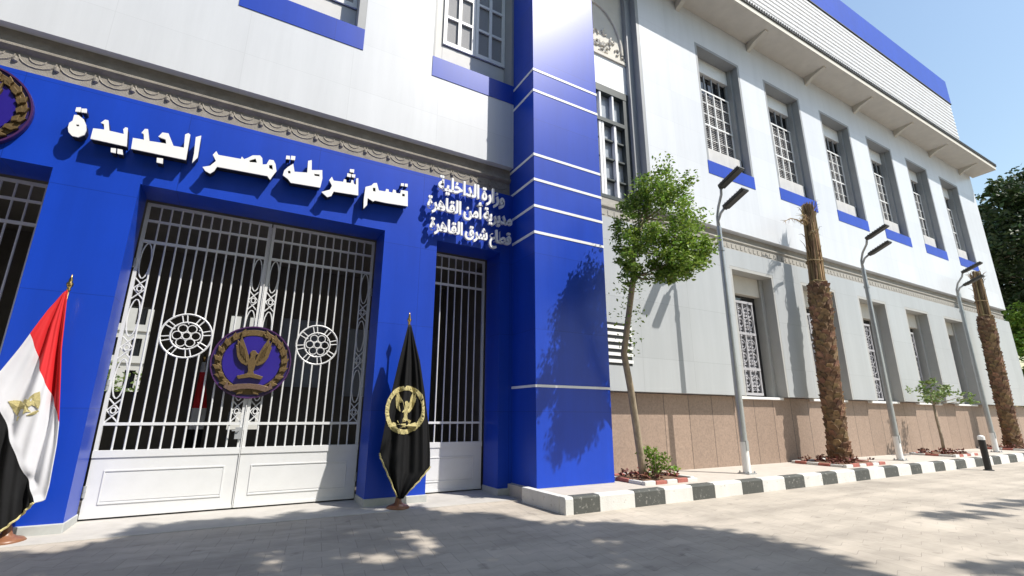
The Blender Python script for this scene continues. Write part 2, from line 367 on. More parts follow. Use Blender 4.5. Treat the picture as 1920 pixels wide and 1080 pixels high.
c.build('cornice', mat('pale cornice stone', (.36, .34, .305), .85, var=.14, vs=5, bump=.3, bs=60), PS)

# window openings
UX = [12.10+3.8*i for i in range(6)]; LX = [12.57+3.72*i for i in range(5)]; FX = [-4.73, -.93, 2.92]
WU, WL, WF = 2.36, 2.16, 2.31
w = B(); w.wall(-9, 5.5, 7.28, 15.6, YL, 9.41, holes=[(x, min(x+WF, 5.166), 9.05, 14.2) for x in FX]); w.build('wall', m_white, PS)
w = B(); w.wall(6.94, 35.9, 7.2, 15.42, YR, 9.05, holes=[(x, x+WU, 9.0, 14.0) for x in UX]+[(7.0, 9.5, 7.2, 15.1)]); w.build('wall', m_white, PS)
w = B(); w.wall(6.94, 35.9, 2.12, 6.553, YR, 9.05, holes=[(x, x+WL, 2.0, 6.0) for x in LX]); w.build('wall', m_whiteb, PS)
d = B(); d.wall(6.94, 35.88, ZS-.05, 2.10, 9.06, 9.4); d.build('dado', m_granite, PS)
core = B()
core.box(6.94, 35.86, 9.40, 18, 0, 15.42); core.box(-9, 7.1, 9.435, 15, 5.45, 15.6); core.box(5.25, 7.1, 9.32, 15, 0, 5.44)
core.box(-9.4, -9.02, 9.0, 15, 0, 15.6)
core.build('inner_wall', m_cream, PS)
# tower
t = B(); t.box(5.07, 6.96, YT, 9.30, .20, 18.5)
tw = t.build('tower', m_blue, PS, bevel=.006)
for z, h in ((2.085, .05), (5.30, .06), (5.91, .06), (6.54, .06), (7.155, .06), (8.825, .06), (9.395, .06), (12.4, .06), (13.0, .06)):
    q = B(); q.box(5.061, 6.969, YT-.009, 9.2, z, z+h); q.build('stripe', m_stripe, tw)
q = B(); q.box(5.055, 6.975, YT-.012, 9.3, .0, .232); q.build('plinth', m_conc, tw)

def slats(b, x0, x1, y, z0, z1, pitch=.075, dep=.03):
    z = z0
    while z < z1-pitch*.5:
        b.add([(x0, y+dep, z+pitch*.9), (x1, y+dep, z+pitch*.9), (x1, y, z+.008), (x0, y, z+.008), (x0, y+dep+.01, z+pitch*.9), (x1, y+dep+.01, z+pitch*.9), (x1, y+.012, z), (x0, y+.012, z)],
              [(3, 2, 1, 0), (4, 5, 6, 7), (0, 1, 5, 4), (2, 3, 7, 6)]); z += pitch

def upper_window(x0):
    x1 = x0+WU; yb = 9.2
    f = B()
    f.box(x0+.004, x0+.10, YR+.002, 9.38, 9.0, 13.996); f.box(x1-.10, x1-.004, YR+.002, 9.38, 9.0, 13.996)
    f.box(x0+.10, x1-.10, YR+.002, 9.38, 13.90, 13.996); f.box(x0+.22, x1-.10, 9.1, 9.38, 9.45, 9.5)
    f.box(x1-.2, x1-.1, 9.0, 9.3, 9.5, 13.9); 
    o = f.build('window', m_grey, PS)
    q = B(); q.box(x0+.10, x1-.2, 9.14, 9.3, 13.32, 13.899); q.build('lintel_panel', m_whitep, o, bevel=.01)
    q = B(); q.box(x0+.10, x1-.1, 9.31, 9.34, 9.5, 13.4); q.build('pane', m_dark, o)
    q = B(); slats(q, x0+.12, x1-.22, 9.24, 10.2, 12.62); q.build('shutter', m_slat, o)
    q = B(); xa, xb = x0+.12, x1-.22; n = 5
    for i in range(n+1):
        xx = xa+(xb-xa)*i/n; q.box(xx-.022, xx+.022, 9.175, 9.215, 10.2, 12.62)
    for zz in (10.2, 11.25, 12.62): q.box(xa-.02, xb+.02, 9.165, 9.174, zz-.03, zz+.03)
    for zz in (10.7, 11.7, 12.15): q.box(xa-.02, xb+.02, 9.19, 9.2, zz-.012, zz+.012)
    q.build('grille', m_whitep, o)
    for i in range(n+1):
        q = B(); xx = xa+(xb-xa)*i/n; q.box(xx-.025, xx+.025, 9.2, 9.24, 12.66, 13.32); q.build('mullion', m_grey, o)
    q = B(); q.box(x0+.101, x1-.12, 9.0, 9.3, 9.46, 10.16); q.build('sill', mat('off white sill', (.60, .59, .57), .7, var=.06, streak=.15), o, bevel=.012)
    q = B(); q.box(x0+.001, x1-.001, YR-.012, 9.1, 8.995, 9.455); q.build('apron_panel', m_blue, o)
    return o
u0 = upper_window(UX[0])
for x in UX[1:]: dup(u0, (x-UX[0], 0, 0))

def lower_window(x0):
    x1 = x0+WL
    f = B()
    f.box(x0+.004, x0+.09, YR+.002, 9.38, 2.11, 5.996); f.box(x1-.09, x1-.004, YR+.002, 9.38, 2.11, 5.996)
    f.box(x0+.09, x1-.09, YR+.002, 9.38, 5.90, 5.996); f.box(x1-.26, x1-.09, 9.08, 9.36, 2.11, 5.9)
    o = f.build('window', mat('pale grey jamb', (.40, .40, .385), .6, var=.05), PS)
    q = B(); q.box(x0+.09, x1-.26, 9.13, 9.36, 5.3, 5.899); q.build('lintel_panel', m_cream, o, bevel=.01)
    q = B(); q.box(x0+.09, x1-.26, 9.33, 9.36, 2.11, 5.3); q.build('pane', m_dark, o)
    q = B(); xa, xb = x0+.1, x0+.1+(WL-.38)*.82
    slats(q, xa+.04, xb-.04, 9.27, 2.3, 5.02, .11); q.build('shutter', mat('grey shutter slat', (.34, .335, .36), .5, var=.2), o)
    q = B()
    for i in range(4):
        xx = xa+(xb-xa)*i/3; q.box(xx-.026, xx+.026, 9.215, 9.262, 2.2, 5.08)
    for zz in (2.2, 2.95, 4.05, 5.06): q.box(xa-.02, xb+.02, 9.205, 9.214, zz-.04, zz+.04)
    for i in range(3):
        ca = xa+(xb-xa)*(i+.5)/3
        for zz in (2.58, 3.3, 3.7, 4.4, 4.75): q.tube([(ca+.2*math.cos(u), 9.235, zz+.16*math.sin(u)) for u in [2*math.pi*j/14 for j in range(14)]], .013, 5, closed=True)
        q.box(ca-.013, ca+.013, 9.22, 9.25, 2.2, 5.06)
    q.build('grille', mat('dull white grille paint', (.38, .375, .395), .5, var=.12, vs=6), o)
    q = B(); q.box(x0+.02, x1-.02, 8.93, 9.33, 2.03, 2.105); q.build('sill', m_whitep, o, bevel=.01)
    return o
l0 = lower_window(LX[0])
for x in LX[1:]: dup(l0, (x-LX[0], 0, 0))

m_mesh = mat('grey insect mesh', (.30, .30, .31), .7, var=.25, vs=90, bump=.5, bs=90)
m_frontframe = mat('cream grey frame', (.60, .59, .56), .6, var=.05)
def front_window(x0):
    x1 = min(x0+WF, 5.165); f = B(); yb = 9.33
    f.box(x0+.004, x0+.05, YL+.003, 9.40, 9.56, 14.19); f.box(x1-.16, x1-.001, YL+.003, 9.40, 9.56, 14.19); f.box(x0+.05, x1-.16, YL+.003, 9.40, 14.1, 14.19)
    o = f.build('window', m_grey, PS)
    f = B(); f.box(x0+.05, x0+.36, yb, 9.40, 9.56, 14.1); f.box(x0+.36, x1-.16, yb, 9.40, 9.56, 10.33); f.box(x0+.36, x1-.16, yb, 9.4, 13.95, 14.1); f.build('frame', m_frontframe, o, bevel=.008)
    xa0, xb0 = x0+.365, x1-.165; xm = (xa0+xb0)/2
    for xa, xb in ((xa0, xm-.006), (xm+.006, xb0)):
        q = B(); y0, y1 = 9.285, 9.33
        for (p, r) in ((xa, xa+.085), ((xa+xb)/2-.04, (xa+xb)/2+.04), (xb-.085, xb)): q.box(p, r, y0, y1, 10.36, 13.94)
        for p, r in ((xa+.085, (xa+xb)/2-.04), ((xa+xb)/2+.04, xb-.085)):
            q.box(p, r, y0+.004, y1, 10.36, 10.47)
            for j in range(1, 5): q.box(p, r, y0+.004, y1, 10.38+.80*j, 10.45+.80*j)
        q.build('shutter', m_whitep, o)
    q = B(); q.box(xa0, xb0, 9.345, 9.36, 10.34, 13.95); q.build('screen', m_mesh, o)
    q = B(); q.box(x0+.001, x1+.001, YL-.012, 9.3, 9.03, 9.555); q.build('apron_panel', m_blue, o)
    return o
for x in FX: front_window(x)

# tall stair window in the bay beside the tower
yb = 9.12
f = B(); f.box(6.94, 9.5, yb, 9.36, 7.2, 7.32); f.box(9.38, 9.497, YR+.003, yb, 7.2, 15.09); f.box(9.16, 9.38, 8.98, 9.36, 7.32, 15.09)
f.build('bay_jamb', m_grey, PS)
f = B(); f.box(6.94, 9.16, yb, 9.36, 10.95, 12.0); f.build('bay_panel', m_whitep, PS)
f = B(); f.box(6.94, 9.16, yb+.02, 9.36, 12.0, 15.09); 
f.box(6.94, 9.16, yb-.05, yb+.019, 12.0, 12.10)
for i in range(22):     # carved relief above the window
    cx = 7.2+random.random()*1.9; cz = 12.2+random.random()*.75
    f.tube([(cx+.13*math.cos(a_)*(1-.1*j), yb+.0, cz+.13*math.sin(a_)*(1-.1*j)) for j, a_ in enumerate([i+.7*q for q in range(8)])], .03, 6)
f.tube([(7.0+1.0+1.06*math.cos(t), yb, 12.35+1.55*math.sin(t)) for t in [math.pi*i/14 for i in range(15)]], .045, 8)
f.build('bay_relief', m_cream, PS)
f = B()
f.box(6.94, 9.16, yb-.03, 9.3, 10.72, 10.949); f.box(8.95, 9.16, yb-.02, 9.3, 7.32, 10.72); f.box(6.94, 8.95, yb-.04, 9.3, 9.72, 9.84)
for z in (7.95, 8.6, 9.2): f.box(6.94, 8.95, yb+.03, 9.26, z-.025, z+.025)
f.box(6.94, 8.95, yb-.02, 9.3, 7.32, 7.42)
tw_ = f.build('window', m_darkframe, PS)
for xx in (7.55, 8.02, 8.12, 8.58): f = B(); f.box(xx-.04, xx+.04, yb-.01, 9.24, 7.42, 9.72); f.build('mullion', m_whitep, tw_)
for xx in (7.62, 8.07, 8.55): f = B(); f.box(xx-.03, xx+.03, yb-.01, 9.24, 9.84, 10.72); f.build('mullion', m_whitep, tw_)
f = B(); f.box(6.94, 8.95, 9.27, 9.3, 7.42, 10.72); f.build('pane', mat('painted sky reflection pane', (.33, .36, .40), .25, spec=.8, var=.05), tw_)  # pale base colour stands in for sky reflected in the glass
# ventilation louvre
f = B(); f.box(7.60, 8.36, YR-.004, YR+.05, 2.72, 3.76, 1)
for i in range(6): f.box(7.59, 8.37, YR-.03, YR-.006, 2.78+.166*i, 2.78+.166*i+.078, 0)
f.build('vent_louvre', [m_whitep, m_black], PS)

# eaves, gutter, parapet
e = B(); e.prof([(YR-.001, 15.26), (7.74, 15.30), (7.70, 15.30), (7.70, 15.50), (7.85, 15.52), (YR+.2, 15.52), (YR+.2, 15.43), (YR-.001, 15.43)], 6.93, 36.35)
e.build('soffit', m_cream, PS)
for i in range(7):
    xx = 11.3+3.83*i
    q = B(); q.add([(xx, YR-.002, 14.92), (xx, YR-.002, 15.262), (xx, 7.95, 15.295), (xx, 7.95, 15.24), (xx, 8.45, 15.10), (xx+.17, YR-.002, 14.92), (xx+.17, YR-.002, 15.262), (xx+.17, 7.95, 15.295), (xx+.17, 7.95, 15.24), (xx+.17, 8.45, 15.10)],
                  [(0, 1, 2, 3, 4), (9, 8, 7, 6, 5), (0, 4, 9, 5), (4, 3, 8, 9), (3, 2, 7, 8), (2, 1, 6, 7), (1, 0, 5, 6)])
    q.build('bracket', m_cream, PS)
gt = B(); gt.prof([(7.66, 15.505), (7.655, 15.57), (7.70, 15.60), (8.7, 15.63), (8.7, 15.525), (7.72, 15.505)], 6.93, 36.4)
x = 7.15
while x < 36.3: gt.tube([(x, 7.64, 15.585), (x, 8.6, 15.64)], .045, 6); x += .14
gt.build('gutter', m_gutter, PS)
pts = []; z = 15.5
while z < 20.35: pts += [(8.965, z), (8.865, z+.07), (8.86, z+.20), (8.965, z+.235)]; z += .245
zt = z
p_ = B(); p_.prof(pts+[(9.3, zt-.03), (9.3, 15.5)], 6.93, 36.42); p_.build('parapet', m_slatw, PS)
q = B(); q.box(6.93, 36.5, 8.82, 9.35, zt, zt+.05); q.build('coping', m_gutter, PS)
q = B(); q.box(6.93, 36.6, 8.86, 9.3, zt+.05, zt+1.75); q.build('fascia', m_blue, PS)

# porch behind the gates
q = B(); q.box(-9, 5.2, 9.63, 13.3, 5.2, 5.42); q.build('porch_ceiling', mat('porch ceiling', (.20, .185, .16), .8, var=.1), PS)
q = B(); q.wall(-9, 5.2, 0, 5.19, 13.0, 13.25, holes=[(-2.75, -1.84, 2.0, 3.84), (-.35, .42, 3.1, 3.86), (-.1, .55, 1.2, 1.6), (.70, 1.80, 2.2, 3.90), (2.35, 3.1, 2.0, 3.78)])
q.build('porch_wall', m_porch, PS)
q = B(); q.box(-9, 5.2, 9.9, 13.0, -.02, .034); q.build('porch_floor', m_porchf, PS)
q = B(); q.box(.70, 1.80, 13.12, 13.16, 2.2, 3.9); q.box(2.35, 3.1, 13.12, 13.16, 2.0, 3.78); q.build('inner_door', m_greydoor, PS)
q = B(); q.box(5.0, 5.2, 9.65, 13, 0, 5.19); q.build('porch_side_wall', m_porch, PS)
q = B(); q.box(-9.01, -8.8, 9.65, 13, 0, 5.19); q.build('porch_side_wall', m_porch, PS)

# house across the courtyard, seen through the porch
H = thing('courtyard_house', 'white house with rows of windows seen through the gate bars at the left', 'house', (-6, 34, 0))
HX = [-14+1.05*i for i in range(18)]; HZ = [1.1, 2.9, 4.7, 6.5, 8.3]
q = B(); q.wall(-16, 6, 0, 12, 34, 42, holes=[(x, x+.5, z, z+1.0) for x in HX for z in HZ]); q.build('wall', m_court, H)
for z in (2.5, 4.3, 6.1, 7.9):
    q = B(); q.box(-16, 6, 33.9, 34, z, z+.07); q.build('string_course', m_court, H)
for x in HX:
    for z in HZ[:4]:
        if not -9.5 < x < 1.5: continue
        o = B(); o.box(x, x+.5, 34.15, 34.2, z, z+1.0)
        for k_ in range(3): o.box(x+.1+.14*k_, x+.13+.14*k_, 34.05, 34.08, z, z+1.0)
        o.build('window', m_dark, H)
# ------------------------------------------------------------------ gates
YG = 9.70
def hinge_lattice(b, xc, w, z0, z1):
    """chain of crossed diamonds and long ovals in a narrow bay"""
    z = z0; r = .011; k = 0; h = w/2
    while z < z1-.1:
        if k % 2 == 0:
            zz = min(z+.36, z1)
            n = 2; s = (zz-z)/n
            for j in range(n):
                b.tube([(xc-h, YG, z+j*s), (xc, YG-.004, z+j*s+s/2), (xc+h, YG, z+j*s+s)], r, 5); b.tube([(xc+h, YG, z+j*s), (xc, YG+.004, z+j*s+s/2), (xc-h, YG, z+j*s+s)], r, 5)
            b.tube([(xc+.035*math.cos(t), YG-.01, z+s+.045*math.sin(t)) for t in [2*math.pi*i/8 for i in range(8)]], r, 5, closed=True)
        else:
            zz = min(z+.62, z1); m_ = (z+zz)/2
            b.tube([(xc+h*.92*math.cos(t), YG, m_+(zz-z)/2*math.sin(t)) for t in [2*math.pi*i/18 for i in range(18)]], r, 5, closed=True)
        z = zz; k += 1
def gate_leaf(label, xa, xb, meet, bars, ros=None, emb=None, group=None):
    """meet: +1 the free edge is xb, -1 it is xa, 0 single gate without lattice bays"""
    t = thing('metal_gate', label, 'gate', ((xa+xb)/2, YG, .03), group)
    b = B(); z0 = .055
    b.box(xa, xb, YG-.03, YG+.03, z0, 1.0)
    b.box(xa-.002, xb+.002, YG-.045, YG+.045, .90, 1.005)
    for (p, q, r, s) in ((xa+.18, xb-.18, .24, .26), (xa+.18, xb-.18, .70, .72)): b.box(p, q, YG-.042, YG-.031, r, s)
    for p in (xa+.18, xb-.20): b.box(p, p+.02, YG-.042, YG-.031, .26, .70)
    b.box(xa+.20, xb-.20, YG-.036, YG-.031, .28, .68)
    b.box(xa, xb, YG-.04, YG-.031, z0, z0+.05)
    b.build('kick_panel', m_gate, t, bevel=.006)
    for z, h in ((1.37, .045), (4.36, .05), (4.74, .04), (5.03, .05)):
        b = B(); b.box(xa, xb, YG-.022, YG+.022, z, z+h); b.build('rail', m_gate, t)
    for x in (xa, xb-.05):
        b = B(); b.box(x, x+.05, YG-.028, YG+.028, 1.006, 5.06); b.build('stile', m_gate, t)
    la = xa+.05+(.16 if meet else 0); lb = xb-.05-(.16 if meet else 0)
    xs = [la+(lb-la)*i/bars for i in range(0 if meet else 1, bars+(1 if meet else 0))]
    for x in xs:
        segs = [(1.0, 5.03)]
        if ros:
            cx, cz, r = ros
            if abs(x-cx) < r*.98: d_ = math.sqrt(r*r-(x-cx)**2); segs = [(1.0, cz-d_), (cz+d_, 5.03)]
        b = B()
        for s0, s1 in segs: b.tube([(x, YG, s0), (x, YG, s1)], .0152, 7)
        b.build('bar', m_gate, t, smooth=False)
    if meet:
        for xc in (xa+.05+.08, xb-.05-.08):
            b = B(); hinge_lattice(b, xc, .16, 1.415, 4.36); b.build('lattice', m_gate, t)
    if ros:
        cx, cz, r = ros; b = B()
        for rr, w in ((r, .017), (r*.62, .014)):
            b.tube([(cx+rr*math.cos(q), YG, cz+rr*math.sin(q)) for q in [2*math.pi*i/36 for i in range(36)]], w, 6, closed=True)
        for i in range(8):
            q = 2*math.pi*i/8+.2; rm = r*.81
            for s in (-.105, .105):
                b.tube([(cx+r*.62*math.cos(q+s*1.2), YG, cz+r*.62*math.sin(q+s*1.2)), (cx+r*math.cos(q+s), YG, cz+r*math.sin(q+s))], .011, 5)
        for i in range(6):
            q = 2*math.pi*i/6; rm = r*.36
            b.tube([(cx+rm*math.cos(q)+r*.185*math.cos(u), YG-.004*(i % 2), cz+rm*math.sin(q)+r*.185*math.sin(u)) for u in [2*math.pi*j/12 for j in range(12)]], .010, 5, closed=True)
            b.tube([(cx+r*.54*math.cos(q+.52), YG, cz+r*.54*math.sin(q+.52)), (cx+r*.62*math.cos(q+.52), YG, cz+r*.62*math.sin(q+.52))], .011, 5)
        b.tube([(cx+r*.16*math.cos(u), YG-.006, cz+r*.16*math.sin(u)) for u in [2*math.pi*j/12 for j in range(12)]], .010, 5, closed=True)
        b.build('rosette', m_gate, t)
    hx = xa if meet >= 0 else xb
    for z in (.35, 1.9, 3.9):
        b = B(); b.tube([(hx, YG-.045, z), (hx, YG-.045, z+.16)], .022, 10); b.tube([(hx, YG-.045, z+.075), (hx, YG-.045, z+.085)], .026, 10); b.build('hinge', m_grey, t)
    if meet == 1:
        b = B(); b.box(xb-.11, xb-.005, YG-.065, YG-.031, 1.14, 1.33); b.tube([(xb-.055, YG-.066, 1.28), (xb-.055, YG-.09, 1.28), (xb-.16, YG-.09, 1.275)], .009, 8); b.build('lock', m_grey, t, bevel=.004)
        b = B(); b.box(xb+.002, xb+.016, YG-.05, YG-.03, .06, 5.0); b.build('cover_strip', m_gate, t)
    return t
gate_leaf('left leaf of the white double gate, leaf nearer the red white and black flag', -1.765, .172, 1, 10, (-.87, 2.83, .37), group='leaves of the white double gate')
gate_leaf('right leaf of the white double gate, half in shade beside the black flag', .195, 2.135, -1, 10, (1.22, 2.83, .37), group='leaves of the white double gate')
gate_leaf('narrow white barred gate between blue pillars, behind the black flag', 3.265, 4.735, 0, 8)
gate_leaf('narrow barred gate in deep shade at the far left, below the round crest', -4.335, -2.845, 0, 8)

# ------------------------------------------------------------------ crests, lettering
def mirror(P): return [(-x, y) for x, y in reversed(P)]
WING = [(.05, -.05), (.09, .10), (.15, .26), (.22, .42), (.32, .62), (.345, .46), (.40, .52), (.385, .36), (.42, .38), (.385, .22), (.36, .10), (.31, .0), (.24, -.08), (.12, -.14)]
BODY = [(-.07, .0), (-.05, .12), (-.075, .20), (-.03, .26), (.04, .26), (.075, .21), (.13, .17), (.06, .14), (.06, .02), (.09, -.12), (.06, -.28), (.12, -.42), (.0, -.36), (-.12, -.42), (-.06, -.28), (-.09, -.12)]
LEGS = [(-.30, -.40), (-.10, -.34), (.10, -.34), (.30, -.40), (.26, -.48), (.0, -.43), (-.26, -.48)]
RIBB = [(-.48, -.62), (-.28, -.56), (.0, -.54), (.28, -.56), (.48, -.62), (.52, -.50), (.60, -.66), (.42, -.76), (.2, -.70), (.0, -.68), (-.2, -.70), (-.42, -.76), (-.60, -.66), (-.52, -.50)]
EAGLE = [WING, mirror(WING), BODY, LEGS]
def leafshape(th, r, l, w, tilt):
    c = (r*math.cos(th), r*math.sin(th)); d = (math.cos(th+tilt), math.sin(th+tilt)); n_ = (-d[1], d[0])
    f = lambda s, k: (c[0]+d[0]*l*s+n_[0]*w*k, c[1]+d[1]*l*s+n_[1]*w*k)
    return [f(-.5, 0), f(-.1, -.5), f(.5, 0), f(-.1, .5)]
WREATH = [leafshape(-math.pi/2+s*(.22+i*.285), .825+.07*(j-.5), .22, .12, s*(.75 if j else 1.25)) for s in (1, -1) for i in range(10) for j in range(2)]
def crest(label, cx, cz, r, y):
    t = thing('round_crest', label, 'crest', (cx, y, cz-r))
    b = B(); b.disc((cx, cz), r, y-.06, y); b.build('disc', m_violetd, t, bevel=.01)
    b = B(); b.ring((cx, cz), r*.965, r*1.0, y-.085, y-.061); b.build('rim', mat('maroon rim enamel', (.06, .018, .09), .35, var=.1), t)
    b = B(); b.disc((cx, cz), r*.715, y-.0745, y-.0608); b.build('field', m_violet, t)
    b = B()
    for i, p in enumerate(WREATH): b.poly([(cx+q[0]*r, cz+q[1]*r) for q in p], y-.105-.004*(i % 3), y-.0605)
    b.ring((cx, cz), r*.74, r*.90, y-.07, y-.0603)
    b.build('wreath', m_gold, t, bevel=.004)
    b = B()
    for i, p in enumerate(EAGLE): b.poly([(cx+q[0]*r*1.08, cz+q[1]*r*1.08+.03*r) for q in p], y-.125-.003*i, y-.0755)
    for s in (-1, 1):   # feather grooves
        for j in range(4): b.poly([(cx+s*r*(.13+.05*j), cz+r*(.0+.06*j)), (cx+s*r*(.15+.05*j), cz+r*(.0+.06*j)), (cx+s*r*(.25+.04*j), cz+r*(.36+.05*j)), (cx+s*r*(.235+.04*j), cz+r*(.36+.05*j))][::s], y-.145, y-.12)
    b.build('eagle', m_gold, t, bevel=.004)
    b = B(); b.poly([(cx+q[0]*r, cz+q[1]*r-.06*r) for q in RIBB], y-.135, y-.1); b.build('ribbon', mat('ribbon enamel', (.15, .095, .07), .45, metal=.3, var=.3, vs=30), t, bevel=.004)
    return t
crest('round violet crest with bronze eagle hung on the middle of the white double gate', .165, 2.44, .63, YG-.03)
crest('round crest with bronze wreath on the blue lintel at the left picture edge', -3.85, 5.82, .67, YP-.005)

WORDS = {'jdida':[[[(-270,593),(-265,594),(-258,589),(-254,581),(-252,572),(-253,564),(-259,558),(-266,558),(-271,563),(-273,570),(-273,578),(-270,583)],[(-265,578),(-262,579),(-261,576),(-264,575)]],[[(-270,606),(-265,608),(-264,600),(-270,599)]],[[(-264,606),(-258,608),(-257,601),(-263,600)]],[[(-245,578),(-232,580),(-234,589),(-238,590),(-234,597),(-230,597),(-226,580),(-208,580),(-210,588),(-208,592),(-205,592),(-201,560),(-226,560),(-245,560)]],[[(-219,552),(-213,553),(-212,545),(-218,545)]],[[(-211,553),(-205,553),(-203,545),(-210,545)]],[[(-196,577),(-182,578),(-184,588),(-187,589),(-184,597),(-180,598),(-175,578),(-165,579),(-153,580),(-155,587),(-165,589),(-161,598),(-153,599),(-143,579),(-129,580),(-131,604),(-127,608),(-124,606),(-123,559),(-195,558)]],[[(-161,552),(-153,553),(-152,544),(-160,544)]],[[(-116,604),(-109,609),(-108,568),(-114,556),(-114,573)]]],'misr':[[[(-88,579),(-84,587),(-80,581),(-47,583),(-46,588),(-42,584),(-37,588),(-30,595),(-19,598),(-15,594),(-13,582),(-7,584),(-4,594),(3,595),(7,588),(10,575),(5,564),(2,556),(-3,562),(-55,560),(-79,559),(-82,550),(-87,544),(-94,547),(-99,553),(-89,558),(-82,569)],[(-34,584),(-25,590),(-22,583),(-33,581)],[(-3,584),(2,585),(4,576),(-2,578)]]],'shurta':[[[(22,580),(27,588),(35,597),(39,582),(60,586),(59,610),(65,613),(67,593),(85,598),(87,581),(85,562),(35,559),(30,565),(21,570)],[(72,587),(81,588),(82,584),(73,583)],[(28,581),(32,582),(33,577),(29,576)]],[[(22,610),(28,611),(29,604),(22,603)]],[[(30,612),(37,613),(37,605),(30,604)]],[[(99,581),(103,589),(107,582),(124,584),(125,590),(129,590),(130,584),(138,585),(139,592),(142,592),(144,585),(148,584),(147,597),(151,599),(154,563),(109,560),(106,550),(99,546),(88,554),(102,562),(105,571)]],[[(134,614),(142,615),(142,608),(134,608)]],[[(130,604),(137,604),(137,597),(130,597)]],[[(138,604),(145,605),(145,598),(139,598)]]],'qism':[[[(166,584),(177,590),(181,596),(187,598),(192,583),(205,584),(206,590),(211,590),(212,585),(219,585),(220,592),(225,592),(227,586),(235,587),(236,595),(250,596),(252,563),(208,560),(186,560),(183,557),(172,562),(172,547),(166,538),(165,556)],[(180,586),(185,587),(186,579),(181,579)],[(239,588),(244,588),(245,583),(239,582)]],[[(235,610),(241,611),(241,605),(235,604)]],[[(243,611),(249,612),(249,605),(243,605)]]]}
def curve_mesh(contours, depth, off=0.):
    c = bpy.data.curves.new('tmp', 'CURVE'); c.dimensions = '2D'; c.fill_mode = 'BOTH'; c.extrude = depth/2; c.offset = off
    for ct in contours:
        s = c.splines.new('POLY'); s.points.add(len(ct)-1); s.use_cyclic_u = True
        for p, q in zip(s.points, ct): p.co = (q[0], q[1], 0, 1)
    o = bpy.data.objects.new('tmp', c); COL.objects.link(o); bpy.context.view_layer.update()
    dg = bpy.context.evaluated_depsgraph_get(); me = o.evaluated_get(dg).to_mesh()
    v = [tuple(x.co) for x in me.vertices]; f = [tuple(p.vertices) for p in me.polygons]
    o.evaluated_get(dg).to_mesh_clear(); bpy.data.objects.remove(o); bpy.data.curves.remove(c)
    return v, f
SG = thing('wall_lettering', 'large thick white Arabic letters naming the station, standing off the blue lintel', 'sign', (-.1, YP, 5.4))
for wname in ('qism', 'shurta', 'misr', 'jdida'):
    b = B(); k2 = B()
    for shp in WORDS[wname]:
        cts = [[(x/100, z/100) for x, z in q] for q in shp]
        v, f = curve_mesh(cts, .02)
        b.add([(x, 8.765-z, y) for x, y, z in v], f)
        v, f = curve_mesh(cts, .14, -.004)
        k2.add([(x, 8.846-z, y) for x, y, z in v], f)
        cx = sum(p[0] for p in cts[0])/len(cts[0]); cz = sum(p[1] for p in cts[0])/len(cts[0])
        k2.box(cx-.012, cx+.012, 8.90, YP+.005, cz-.012, cz+.012)
    wd_ = b.build('word', m_letter, SG)
    k2.build('letter_return', m_black, wd_)
